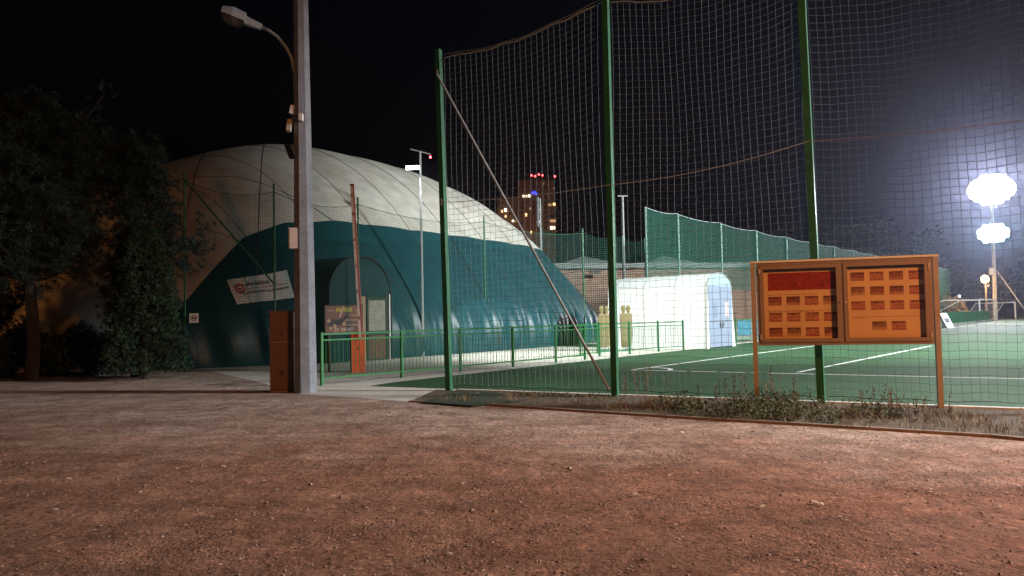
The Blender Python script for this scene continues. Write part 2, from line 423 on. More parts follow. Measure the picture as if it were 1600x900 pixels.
# banner strapped to the green band
cn = [(132.4, .385), (125.6, .428), (124.7, .318), (130.9, .292)]
def banner_pt(u, v, off):
    p = [cn[0][i] * (1 - u) * (1 - v) + cn[1][i] * u * (1 - v) + cn[2][i] * u * v + cn[3][i] * (1 - u) * v for i in (0, 1)]
    return dome(math.radians(p[0]), p[1], off)
bn = MB()
for j in range(9):
    for i in range(13): bn.v.append(banner_pt(i / 12, j / 8, .05))
for j in range(8):
    for i in range(12): bn.f.append((j * 13 + i, (j + 1) * 13 + i, (j + 1) * 13 + i + 1, j * 13 + i + 1))
banner = bn.build('banner', mat('white_banner', (.62, .64, .61), .6, var=.15, vscale=3), dome_t, smooth=True)
banner['label'] = 'white banner with red oval emblem and dark writing'
INK = mat('banner_ink', (.06, .065, .07), .7); INKR = mat('banner_red', (.42, .06, .08), .7)
el = MB()
for a0_, a1_ in ((.5, 2.9), (3.5, 5.9)):
    q = [banner_pt(.15 + .085 * math.cos(t), .42 - .20 * math.sin(t), .07) for t in [a0_ + (a1_ - a0_) * k / 12 for k in range(13)]]
    r = [banner_pt(.15 + .06 * math.cos(t), .42 - .10 * math.sin(t), .07) for t in [a0_ + (a1_ - a0_) * k / 12 for k in range(13)]]
    for k in range(12): el.face([q[k], q[k + 1], r[k + 1], r[k]])
el.face([banner_pt(.07, .40, .07), banner_pt(.07, .45, .07), banner_pt(.23, .45, .07), banner_pt(.23, .40, .07)])
el.build('emblem', INKR, banner)
tx = MB()
def scribble(u0, u1, v, hgt, n):
    for i in range(n):
        u = u0 + (u1 - u0) * i / n; w = (u1 - u0) / n; h = hgt * U(.6, 1.2); vv = v
        k = random.choice((0, 1, 2))
        def q(ua, va, ub, vb):
            tx.face([banner_pt(ua, va, .07), banner_pt(ua, vb, .07), banner_pt(ub, vb, .07), banner_pt(ub, va, .07)])
        q(u, vv - h, u + w * .22, vv)
        if k != 1: q(u + w * .5, vv - h * .8, u + w * .7, vv)
        if k: q(u + w * .2, vv - h * .15, u + w * .72, vv)
        if k == 0: q(u + w * .2, vv - h * .8, u + w * .5, vv - h * .62)
scribble(.22, .66, .36, .13, 11); tx.build('writing', INK, banner); tx = MB(); scribble(.17, .97, .66, .10, 24)
tx.build('writing', INK, banner)
lnr = MB(); lnr.face([banner_pt(.22, .47, .07), banner_pt(.22, .49, .07), banner_pt(.95, .49, .07), banner_pt(.95, .47, .07)]); lnr.build('red_rule', INKR, banner)
# entrance lobby: arched hood over a framed door
D0 = xy(at(572, 563, 27.5)); D0.z = 0
hood = MB()
HW0, HW1, HB, HT = -1.65, 1.3, 2.45, 3.75
prof = [(HW0, 0), (HW0, HB)] + [((HW0 + HW1) / 2 - (HW1 - HW0) / 2 * math.cos(t), HB + (HT - HB) * math.sin(t)) for t in [math.pi * k / 16 for k in range(1, 16)]] + [(HW1, HB), (HW1, 0)]
hp = [D0 + du * s + Z * z - dv * .06 for s, z in prof]
hood.prism(hp, -dv * 3.4)
lobby = hood.build('entrance_lobby', dome_mat('lobby_membrane_shaded', (.005, .046, .050), (.004, .034, .040), .5), dome_t)  # darker copy of the green membrane, the hood's shade put into its colour
rim = MB(); rim.tube([D0 + du * s + Z * z for s, z in prof], .035, 6); rim.build('hood_rim', mat('rim_dark', (.015, .03, .03), .6), lobby)
dk = mat('door_frame_green', (.02, .05, .04), .5); WOOD = mat('door_panel_wood', (.16, .08, .05), .6, var=.4, vscale=8)
df = MB()
for s0, s1, z0, z1 in ((0, .09, 0, 2.3), (.96, 1.05, 0, 2.3), (.09, .96, 2.18, 2.3), (.09, .96, .92, 1.06), (.09, .96, 0, .06)):
    df.obox(D0 + du * (s0 + s1) / 2 + Z * (z0 + z1) / 2 + dv * .03, du * (s1 - s0) / 2, dv * .04, Z * (z1 - z0) / 2)
df.build('door_frame', dk, lobby)
db = MB(); db.obox(D0 + du * .525 + Z * .49 + dv * .02, du * .432, dv * .02, Z * .43); db.build('door_panel', WOOD, lobby)
dw = MB(); dw.obox(D0 + du * .525 + Z * 1.62 + dv * .02, du * .432, dv * .012, Z * .556); dw.build('door_window', mat('fogged_pane', (.33, .33, .27), .25, var=.3, vscale=2.5), lobby)
dj = MB(); dj.obox(D0 - du * .14 + Z * 1.15 + dv * .03, du * .10, dv * .03, Z * 1.15); dj.build('door_jamb', mat('tan_board', (.38, .29, .18), .7, var=.3), lobby)
dj2 = MB(); dj2.obox(D0 + du * 1.12 + Z * 1.2 + dv * .05, du * .025, dv * .05, Z * 1.2); dj2.build('edge_trim', WHITE, lobby)
# ------------------------------------------------------------------ netting fence in front of the dome
FINE = grid_net_mat('fine_green_netting', (.02, .05, .045), .07, .006)
def fence_net(name, posts, tops, M, parent, sag=.25, seg=14, bottom=0.0):
    mb = MB(); uv = []; acc = 0
    for i in range(len(posts) - 1):
        p, q = posts[i], posts[i + 1]; Ln = (q - p).length
        cols = []
        for k in range(seg + 1):
            t = k / seg; b = p.lerp(q, t); zt = tops[i] + (tops[i + 1] - tops[i]) * t - sag * 4 * t * (1 - t) + .03 * math.sin(k * 2.1 + i)
            cols.append(len(mb.v)); mb.v += [V((b.x, b.y, bottom)), V((b.x, b.y, zt))]; uv += [(acc + Ln * t, 0), (acc + Ln * t, zt)]
        for k in range(seg): mb.f.append((cols[k], cols[k + 1], cols[k + 1] + 1, cols[k] + 1))
        acc += Ln
    return mb.build(name, M, parent, uvs=uv)
fp = [xy(at(x, 560, D)) for x, D in ((289, 23.3), (430, 23.6), (562, 26.6), (760, 34.0), (915, 39.6))]
for p in fp: p.z = 0
ft = [at(289, 268, 23.3).z, at(430, 287, 23.6).z, at(562, 308, 26.6).z, at(760, 338, 34).z, 6.0]
df_t = thing('netting_fence', 'fine dark green netting fence on thin posts in front of the dome', 'netting fence', fp[0])
for p, z in zip(fp, ft):
    mb = MB(); mb.tube([p, p + Z * z], .032, 6); mb.build('post', GREEN, df_t)
mb = MB(); mb.tube([fp[0] + Z * (ft[0] - .25), fp[1] + Z * 2.6 + (fp[1] - fp[0]) * -.0], .028, 6); mb.build('brace', GREEN, df_t)
fence_net('net', fp, [z - .25 for z in ft], FINE, df_t)
for i in range(4):
    mb = MB(); mb.tube([fp[i].lerp(fp[i + 1], k / 16) + Z * (ft[i] + (ft[i + 1] - ft[i]) * k / 16 - .25 - .25 * 4 * (k / 16) * (1 - k / 16)) for k in range(17)], .012, 4); mb.build('top_rope', GREEN, df_t)
sg = thing('warning_sign', 'small square white no-dogs sign on the fence beside the tree', 'sign', at(303, 497, 23.15))
sc_ = at(303, 497, 23.15); fx = (fp[1] - fp[0]).normalized(); fy = V((fx.y, -fx.x, 0))
mb = MB(); mb.obox(sc_, fx * .13, fy * .006, Z * .14); mb.build('plate', WHITE, sg)
mb = MB()
c = sc_ + fy * .012
for k in range(24):
    t0, t1 = 2 * math.pi * k / 24, 2 * math.pi * (k + 1) / 24
    f_ = lambda t, r: c + fx * math.cos(t) * r + Z * math.sin(t) * r
    mb.face([f_(t0, .075), f_(t0, .095), f_(t1, .095), f_(t1, .075)])
mb.face([c + (fx * -.07 + Z * .055), c + (fx * -.055 + Z * .07), c + (fx * .07 - Z * .055), c + (fx * .055 - Z * .07)]); mb.build('prohibition_ring', mat('sign_ring', (.10, .03, .03), .6), sg)
mb = MB()
for cx, cz, w, h in ((0, 0, .045, .018), (-.035, -.03, .008, .03), (.035, -.03, .008, .03), (.05, .025, .018, .016), (-.05, .015, .006, .02)):
    mb.obox(sc_ + fy * .010 + fx * cx + Z * cz, fx * w, fy * .002, Z * h)
mb.build('dog_pictogram', BLACK, sg)
# ------------------------------------------------------------------ concrete lamp post and what is fixed to it
PB = xy(ground(478, 613)); PD = PB.y
lp = thing('lamp_post', 'tall grey concrete lamp post with an unlit curved arm lamp, beside brown cabinet', 'lamp post', PB)
def octagon(c, r, z, rot):
    return [V((c.x + r * math.cos(rot + math.pi / 4 * k), c.y + r * math.sin(rot + math.pi / 4 * k), z)) for k in range(8)]
mb = MB(); rot = -math.pi / 2 + .22 - math.pi / 8
lv = [(0, .235), (2.2, .215), (4.5, .190), (7, .163), (10.5, .125)]
for z, r in lv: mb.v += octagon(PB - V((.035 * z / 10, 0, 0)), r, z, rot)
for j in range(4):
    for k in range(8): mb.f.append((j * 8 + k, j * 8 + (k + 1) % 8, (j + 1) * 8 + (k + 1) % 8, (j + 1) * 8 + k))
mb.f.append(tuple(range(32, 40)))
mb.build('pole', CONC, lp)
aD = PD - .05
apx = [(461.5, 235), (461.5, 185), (461, 150), (460, 115), (456, 92), (447, 74), (434, 58), (420, 48), (408, 42)]
mb = MB(); mb.tube([at(x, y, aD) for x, y in apx], .034, 8); mb.build('arm', LAMPGREY, lp, smooth=True)
hx = (at(350, 24, aD - .25) - at(406, 44, aD)).normalized()
hn = hx.cross(V((0, -1, 0))).normalized()
if hn.z < 0: hn = -hn
hs = hx.cross(hn).normalized()
h0 = at(409, 42, aD)
def ring(d, w, zt, zb): # section of the lamp head
    return [h0 + hx * d + hs * w + hn * zt * .55, h0 + hx * d + hs * w * .6 + hn * zt, h0 + hx * d - hs * w * .6 + hn * zt, h0 + hx * d - hs * w + hn * zt * .55, h0 + hx * d - hs * w + hn * zb, h0 + hx * d + hs * w + hn * zb]
mb = MB(); rs = [ring(0, .07, .05, -.06), ring(.33, .085, .09, -.07), ring(.34, .15, .14, -.04), ring(.6, .17, .17, -.03), ring(.80, .14, .12, -.02)]
for r in rs: mb.v += r
for j in range(4):
    for k in range(6): mb.f.append((j * 6 + k, j * 6 + (k + 1) % 6, (j + 1) * 6 + (k + 1) % 6, (j + 1) * 6 + k))
mb.f += [tuple(range(6))[::-1], tuple(range(24, 30))]
head = mb.build('lamp_head', LAMPGREY, lp)
mb = MB()
rs = [[h0 + hx * d + hs * w * a + hn * (-.035 - dp * b) for a, b in ((1, 0), (.7, .8), (-.7, .8), (-1, 0))] for d, w, dp in ((.36, .13, .10), (.5, .15, .17), (.68, .145, .16), (.79, .11, .06))]
for r in rs: mb.v += r
for j in range(3):
    for k in range(3): mb.f.append((j * 4 + k, j * 4 + k + 1, (j + 1) * 4 + k + 1, (j + 1) * 4 + k))
mb.f += [(0, 1, 2, 3), (12, 13, 14, 15)]
mb.build('lens', LENS, head, smooth=True)
# fixtures
def fix(name, label, cat, px, py, D): return thing(name, label, cat, at(px, py, D))
sD = PD - .12
t = fix('security_camera', 'small white security camera on a bracket high on the lamp post', 'security camera', 466, 184, sD)
mb = MB(); mb.box(at(470.5, 183.5, PD - .21), .075, .10, .14); mb.build('mount', WHITE, t)
mb = MB(); mb.tube([at(470, 184, sD - .08), at(455, 184.5, sD)], .024, 6); mb.build('bracket', DARKGREY, t)
mb = MB(); mb.beam(at(455, 178, sD), at(457.5, 165, sD + .02), .075, .07); mb.build('antenna', WHITE, t)
mb = MB(); mb.beam(at(453, 188, sD), at(451, 205, sD - .1), .085, .085); mb.build('camera_body', mat('cream_plastic', (.55, .50, .40), .5), t)
t = fix('floodlight', 'small black unlit floodlight on the left side of the lamp post', 'floodlight', 455, 237, sD)
mb = MB(); mb.obox(at(454.5, 237, sD), (V((.07, -.03, .0))), V((.012, .05, 0)), V((-.05, 0, .14))); mb.build('housing', BLACK, t)
mb = MB(); mb.beam(at(457, 233, sD), at(464, 232, sD), .03, .03); mb.build('bracket', DARKGREY, t); mb = MB(); mb.beam(at(458, 240, sD), at(464, 239, sD), .025, .025); mb.build('bracket', DARKGREY, t)
t = fix('junction_box', 'pale flat junction box mounted halfway up the lamp post', 'junction box', 459, 372, sD)
mb = MB(); mb.box(at(458.7, 372.5, sD), .165, .16, .42, .1); mb.build('box', mat('beige_box', (.55, .48, .43), .6, var=.15), t)
mb = MB(); mb.box(at(458.7, 372.5, sD - .087), .150, .012, .40, .1); mb.build('lid', mat('beige_lid', (.60, .52, .47), .6, var=.15), t)
# brown cabinet
CBX = xy(ground(441, 613)); cbz = at(440, 488, CBX.y).z
cb = thing('electrical_cabinet', 'tall brown metal utility cabinet standing beside the lamp post', 'utility cabinet', CBX)
BROWN = mat('brown_paint', (.17, .085, .055), .6, var=.35, vscale=4)
w, dp = .48, .38; az = .10; e = V((math.cos(az), math.sin(az), 0)); nf = V((math.sin(az), -math.cos(az), 0))
cc = CBX - nf * dp / 2
mb = MB(); mb.box(cc + Z * cbz / 2, w, dp, cbz, az); mb.build('case', mat('cabinet_side', (.36, .27, .22), .6, var=.3, vscale=4), cb)
for z0, z1 in ((.03, cbz * .62), (cbz * .635, cbz - .02)):
    mb = MB(); mb.obox(cc + nf * (dp / 2 + .008) + Z * (z0 + z1) / 2, e * (w / 2 - .012), nf * .008, Z * (z1 - z0) / 2); d_ = mb.build('door', BROWN, cb)
    mb = MB(); mb.obox(cc + nf * (dp / 2 + .02) + Z * ((z0 + z1) / 2 - .12) + e * .0, e * .012, nf * .006, Z * .05); mb.build('handle', BLACK, d_)
mb = MB(); mb.obox(cc + Z * (cbz + .015), e * (w / 2 + .02), nf * (dp / 2 + .03), Z * .015); mb.build('roof', BROWN, cb)
mb = MB(); mb.obox(cc + e * (w / 2 + .035) + Z * (cbz * .70), e * .035, nf * .08, Z * .03); mb.build('strap', DARKGREY, cb)
# ------------------------------------------------------------------ railing
ral = thing('railing', 'long low green metal railing with upright bars along the paving', 'railing', RA)
RH = 1.16
rp = [RA + rd * ((ground(x, y) - RA).dot(rd)) for x, y in ((503, 603), (615, 590), (706, 581), (789, 573), (858, 566.5), (902, 562))]
def panel(mb, p, q, M, name='panel', gap=.12):
    d = (q - p).normalized(); L_ = (q - p).length
    for z, w in ((RH - .02, .04), (RH - .15, .035), (.16, .035)): mb.beam(p + d * .03 + Z * z, q - d * .03 + Z * z, w, w)
    k = max(2, int(L_ / gap))
    for i in range(1, k):
        b = p + d * L_ * i / k; mb.beam(b + Z * .16, b + Z * (RH - .15), .014, .014)
for i, p in enumerate(rp):
    mb = MB(); mb.beam(p, p + Z * (RH + .02), .06, .06, rd); mb.build('post', GREEN_RAIL, ral)
    if i < len(rp) - 1:
        mb = MB(); panel(mb, p, rp[i + 1], GREEN_RAIL); mb.build('bar_panel', GREEN_RAIL, ral)
q = [ground(x, y) for x, y in ((937, 557), (984, 553.5), (1029, 549.5), (1068, 547.5))]
for i, p in enumerate(q):
    mb = MB(); mb.beam(p, p + Z * (RH + .05), .06, .06, rd); mb.build('post', GREEN, ral)
    if i < 3:
        mb = MB(); panel(mb, p, q[i + 1], GREEN); mb.build('bar_panel', GREEN, ral)
gt = thing('gate', 'bright green barred gate leaf in the railing beside the yellow dummies', 'gate', ground(907, 561))
p, r_ = ground(907, 561), ground(934, 557.5)
mb = MB(); panel(mb, p, r_, GREEN_RAIL, gap=.13); mb.build('bar_panel', GREEN_RAIL, gt)
for a in (p, r_):
    mb = MB(); mb.beam(a + Z * .1, a + Z * (RH + .02), .05, .05, rd); mb.build('frame_upright', GREEN_RAIL, gt)
# ------------------------------------------------------------------ raised boom barrier
BB = xy(ground(559, 581.5)); bz = at(559, 521, BB.y).z
ba = thing('boom_barrier', 'orange barrier post with its red and white boom raised upright', 'barrier', BB)
mb = MB(); az = .35; e = V((math.cos(az), math.sin(az), 0)); nf = V((e.y, -e.x, 0))
mb.box(BB + Z * (bz / 2), .37, .32, bz, az); mb.build('cabinet', mat('orange_paint', (.62, .09, .025), .5, var=.25, vscale=4), ba)
mb = MB(); mb.box(BB + Z * (bz + .02), .39, .34, .04, az); mb.build('lid', mat('dull_orange', (.40, .10, .05), .5), ba)
mb = MB(); mb.obox(BB + nf * .17 + Z * bz * .62, e * .012, nf * .01, Z * .03); mb.build('lock', BLACK, ba)
b0, b1 = at(564, 528, BB.y - .24), at(550, 289, BB.y - .24)
mb = MB(); mb.beam(b0, b1, .10, .05, (0, -1, 0)); boom = mb.build('boom', mat('boom_white', (.82, .72, .70), .5, var=.3), ba)
bd = (b1 - b0)
mb = MB(); mb.beam(b0 + V((.046, -.004, 0)), b1 + V((.046, -.004, 0)), .022, .058, (0, -1, 0)); mb.build('red_band', mat('boom_red', (.40, .05, .04), .5), boom)
for t_ in (.13, .30, .47, .64, .81, .93):
    mb = MB(); mb.obox(b0 + bd * t_ + V((-.012, -.030, 0)), V((.014, 0, 0)), V((0, .004, 0)), V((0, 0, .035))); mb.build('reflector', BLACK, boom)
mb = MB(); mb.beam(b1 - bd * .004, b1 + bd * .006, .112, .06, (0, -1, 0)); mb.build('end_cap', BLACK, boom)
# ------------------------------------------------------------------ billboard
BLD = BB.y + .5
s0 = at(509, 521, BLD); s1 = at(566, 519, BLD + .12); bh = at(509, 478, BLD).z - s0.z
be = xy(s1 - s0).normalized(); bnn = V((be.y, -be.x, 0)); bw = xy(s1 - s0).length
bb = thing('billboard', 'brown tennis court advertising board beside the raised boom', 'billboard', xy(s0 + be * bw / 2))
cz = s0.z + bh / 2; c = xy(s0 + be * bw / 2, cz)
mb = MB(); mb.obox(c, be * bw / 2, bnn * .015, Z * bh / 2); mb.build('panel', mat('board_print', (.27, .205, .185), .5, var=.25, vscale=2.5, col2=(.34, .275, .26)), bb)
mb = MB()
for sx, sz, a, b in ((0, bh / 2 + .012, bw / 2 + .025, .012), (0, -bh / 2 - .012, bw / 2 + .025, .012), (-bw / 2 - .012, 0, .012, bh / 2), (bw / 2 + .012, 0, .012, bh / 2)):
    mb.obox(c + be * sx + Z * sz, be * a, bnn * .022, Z * b)
mb.build('frame', DARKGREY, bb)
for s in (-1, 1):
    mb = MB(); mb.beam(xy(c + be * s * bw * .42 - bnn * .05), xy(c + be * s * bw * .42 - bnn * .05, s0.z + bh * .8), .05, .05); mb.build('leg', DARKGREY, bb)
bo = s0 + bnn * .018; bo.z = s0.z
def bp(u, v): return bo + be * u * bw + Z * v * bh
YEL = mat('print_yellow', (.92, .95, .25), .5); PALE = mat('print_pale', (.85, .82, .78), .5); CREAM = mat('print_cream', (.85, .78, .5), .5)
text('MATENIS', .15, YEL, bb, bp(.29, .78), be, Z, bold=.007, xs=.74)
text('www.', .10, PALE, bb, bp(.04, .79), be, Z, xs=.9); text('.pl', .11, PALE, bb, bp(.80, .79), be, Z, xs=.8)
text('korty', .11, CREAM, bb, bp(.67, .61), be, Z, bold=.002, xs=.8)
text('501 390 497', .15, PALE, bb, bp(.22, .06), be, Z, bold=.006, xs=.72)
for (u0, v0, u1, v1, M_) in ((.52, .45, .88, .50, CREAM), (.58, .27, .87, .32, PALE)):
    mb = MB()
    k = 12
    for i in range(k):
        a, b = u0 + (u1 - u0) * i / k, u0 + (u1 - u0) * (i + .72) / k
        mb.prism([bp(a, v0), bp(b, v0), bp(b, v1 - .015 * (i % 2)), bp(a, v1)], bnn * .003)
    mb.build('small_print', M_, bb)
mb = MB(); mb.prism([bp(u, v) for u, v in ((.04, .30), (.18, .24), (.36, .28), (.44, .33), (.62, .62), (.60, .67), (.42, .53), (.22, .52), (.08, .48))], bnn * .003); mb.build('picture', mat('print_blue', (.16, .19, .24), .5, var=.5, vscale=5), bb)
mb = MB(); mb.prism([bp(u, v) for u, v in ((.36, .56), (.40, .56), (.52, .98), (.49, .98))], bnn * .0035); mb.build('picture_streak', PALE, bb)
mb = MB()
BALLM = mat('print_ball', (.70, .66, .46), .5)
for u, v in ((.09, .45), (.25, .26), (.51, .33), (.14, .17)):
    mb = MB(); mb.disc(bp(u, v) + bnn * .004, bnn, .055, 12, .002); mb.build('picture_ball', BALLM, bb)
# ------------------------------------------------------------------ tall ball-stop net
nt = thing('ball_stop_fence', 'tall ball stop net on green posts along the pitch edge', 'net fence', NA)
def on_net(px):      # where the net line crosses the vertical plane through this column
    d = ray(px, 600); k = d.x / d.y
    t = (k * NA.y - NA.x) / (nd.x - k * nd.y); return NA + nd * t
nposts = [NA, on_net(964), on_net(1284)]
nposts.append(nposts[2] + nd * 3.6)
tops_px = [(690, 75), None, None, None]
for i, p in enumerate(nposts):
    h = 6.84 if i == 0 else 7.45
    pp = p - nn * .0
    topv = pp + Z * h + V((-.11 if i == 0 else (-.0 if i == 1 else -.10), 0, 0))
    mb = MB(); mb.beam(pp - nn * .09, topv - nn * .09, .11, .11, nd); ps = mb.build('post', GREEN, nt)
    if i == 0:
        for z in (3.75, 6.35):
            mb = MB(); mb.beam(pp - nn * .16 + Z * z + V((-.11 * z / h, 0, 0)), pp - nn * .02 + Z * z + V((-.11 * z / h, 0, 0)), .15, .03, (1, 0, 0)); mb.build('clamp', GALV, ps)
def lean(i, z): return V((-(.11 if i == 0 else 0 if i == 1 else .10) * z / 7.3, 0, 0))
def net_bay(i, p, q, cells=28, rows=58, ht=7.05):
    mb = MB(); L_ = (q - p).length
    sagf = lambda t: (.15 if i == 0 else .26) * 4 * t * (1 - t)
    wob = lambda t, z: nn * (.04 * math.sin(3.1 * t * 2 + z * .9 + i) + .012 * math.sin(9 * t + 2.3 * z))
    def P(t, z):       # z fraction
        zz = .10 + (ht + (.0 if i else -.37 * (1 - t)) - .10 - sagf(t) * z) * z
        side = .012 * math.sin(9 * z + 5 * t + i) + (.03 * math.sin(21 * t + 3) * (1 - z) ** 6)
        return p.lerp(q, .02 + .96 * t) + nd * side + Z * (zz + .012 * math.sin(23 * t + 5 * z)) + wob(t, zz) + lean(i, zz) * (1 - t) + lean(i + 1, zz) * t
    for c in range(cells + 1):
        mb.tube([P(c / cells, k / 16) for k in range(17)], .0027, 3, False)
    for r in range(rows + 1):
        mb.tube([P(k / 14, r / rows) for k in range(15)], .0034, 4, False)
    o_ = mb.build('net', NETM, nt)
    mb = MB(); mb.tube([P(k / 40, 1) + Z * (.015 + .02 * abs(math.sin(k * .5))) for k in range(41)], .008, 5); mb.build('top_rope', ROPE, nt)
    mb = MB(); mb.tube([P(k / 40, 1) + Z * (.09 - .03 * math.sin(math.pi * k / 40)) for k in range(41)], .004, 4); mb.build('top_wire', GALV, nt)
    mb = MB(); mb.tube([P(k / 20, 0) for k in range(21)], .007, 4); mb.build('bottom_rope', BLACK, nt)
for i in range(3): net_bay(i, nposts[i], nposts[i + 1], cells=int((nposts[i + 1] - nposts[i]).length / .122))
b0_, b1_ = nposts[0] - nn * .17 + Z * 6.33 + V((-.10, 0, 0)), nposts[1] - nn * .17 - nd * .08 + Z * .12
mb = MB(); mb.tube([b0_, b1_], .023, 8); mb.build('brace', RUSTY, nt)
zs = [3.74, 3.72, 4.05, 4.0]
for i in range(3):
    a, b = nposts[i] - nn * .17 + Z * zs[i] + lean(i, zs[i]), nposts[i + 1] - nn * .17 + Z * zs[i + 1] + lean(i + 1, zs[i])
    mb = MB(); mb.tube([a.lerp(b, k / 12) - Z * (.05 if i == 0 else .10 if i == 1 else .05) * 4 * (k / 12) * (1 - k / 12) for k in range(13)], .006, 5); mb.build('tension_cable', ROPE if i < 2 else mat('rusty_cable', (.26, .15, .12), .8), nt)
# ------------------------------------------------------------------ notice board
LL, LR = ground(1183, 634), ground(1470, 638)
LL = xy(LL); LR = xy(LR); be2 = (LR - LL).normalized(); bf = V((be2.y, -be2.x, 0)); BW = (LR - LL).length
nb = thing('notice_board', 'glazed two-door notice board with rows of photographs on two legs', 'notice board', LL.lerp(LR, .5))
ztL, ztR = at(1182, 414, LL.y).z, at(1466, 399, LR.y).z
zt = (ztL + ztR) / 2; zb = (at(1182, 537, LL.y).z + at(1470, 540, LR.y).z) / 2
ALU = mat('board_frame_alu', (.28, .215, .18), .45, metal=.15, var=.15, vscale=3)
TAN = mat('board_trim', (.50, .44, .38), .5, var=.15)
for i, p in enumerate((LL, LR)):
    mb = MB(); mb.obox(p + Z * (zt + .03) / 2 - bf * .0, be2 * .034, bf * .05, Z * (zt + .03) / 2); mb.build('leg', mat('board_leg', (.38, .33, .30), .5, var=.2), nb)
I0, I1 = LL + be2 * .05, LR - be2 * .05; IW = (I1 - I0).length; H_ = zt - zb
def nbp(u, z, off=0): return I0 + be2 * u + Z * (zb + z) + bf * off
mb = MB()
mb.obox(nbp(IW / 2, H_ / 2, -.05), be2 * IW / 2, bf * .012, Z * H_ / 2)
for u, z, a, b in ((IW / 2, .02, IW / 2, .02), (IW / 2, H_ - .02, IW / 2, .02), (.02, H_ / 2, .02, H_ / 2 - .042), (IW - .02, H_ / 2, .02, H_ / 2 - .042), (IW / 2, H_ / 2, .02, H_ / 2 - .042)):
    mb.obox(nbp(u, z, .004), be2 * a, bf * .04, Z * b)
mb.build('case', ALU, nb)
mb = MB(); mb.obox(nbp(IW / 2, H_ + .016, .0), be2 * (IW / 2 + .09), bf * .07, Z * .015); mb.build('cap', WHITE, nb)
GLS = glass_mat('thin_pane', (.97, .96, .94), .03)
PAPER = mat('poster_paper', (.80, .56, .33), .6, var=.12, vscale=3)
def photo_mat(name, dark, mid, light, seed):
    M = bpy.data.materials.new(name); M.use_nodes = True
    N, L = M.node_tree.nodes, M.node_tree.links; P = N['Principled BSDF']; P.inputs['Roughness'].default_value = .35
    tc = N.new('ShaderNodeTexCoord'); mp = N.new('ShaderNodeMapping'); mp.inputs['Scale'].default_value = (1, 1, 1); mp.inputs['Location'].default_value = (seed, seed * 2.3, seed * .7)
    L.new(tc.outputs['Object'], mp.inputs['Vector'])
    g = N.new('ShaderNodeSeparateXYZ'); L.new(tc.outputs['Generated'], g.inputs[0])
    n1 = N.new('ShaderNodeTexNoise'); n1.inputs['Scale'].default_value = 26; n1.inputs['Detail'].default_value = 8; n1.inputs['Roughness'].default_value = .75
    L.new(mp.outputs[0], n1.inputs['Vector'])
    a = N.new('ShaderNodeMath'); a.operation = 'MULTIPLY_ADD'; L.new(n1.outputs['Fac'], a.inputs[0]); a.inputs[1].default_value = 1.5; a.inputs[2].default_value = -.75
    b = N.new('ShaderNodeMath'); b.operation = 'ADD'; L.new(a.outputs[0], b.inputs[0]); L.new(g.outputs['Z'], b.inputs[1])
    r = N.new('ShaderNodeValToRGB'); e = r.color_ramp.elements
    e[0].position = .12; e[0].color = (*light, 1); e[1].position = .9; e[1].color = (*dark, 1)
    for p_, c_ in ((.38, mid), (.5, dark), (.62, mid)):
        x = e.new(p_); x.color = (*c_, 1)
    L.new(b.outputs[0], r.inputs['Fac']); L.new(r.outputs['Color'], P.inputs['Base Color']); return M
PHOTO = [photo_mat('photo_print_%d' % i, d_, m_, l_, i * 3.7) for i, (d_, m_, l_) in enumerate((((.12, .03, .03), (.42, .16, .10), (.40, .20, .11)), ((.14, .06, .04), (.38, .20, .12), (.56, .33, .19)), ((.18, .05, .04), (.62, .30, .19), (.36, .11, .08)), ((.10, .03, .035), (.32, .13, .09), (.52, .27, .17))))]
REDP = mat('photo_print_stand', (.46, .06, .035), .4, var=.7, vscale=34, col2=(.14, .006, .006), detail=8)
CAPT = mat('caption_ink', (.20, .08, .05), .7)
half = IW / 2
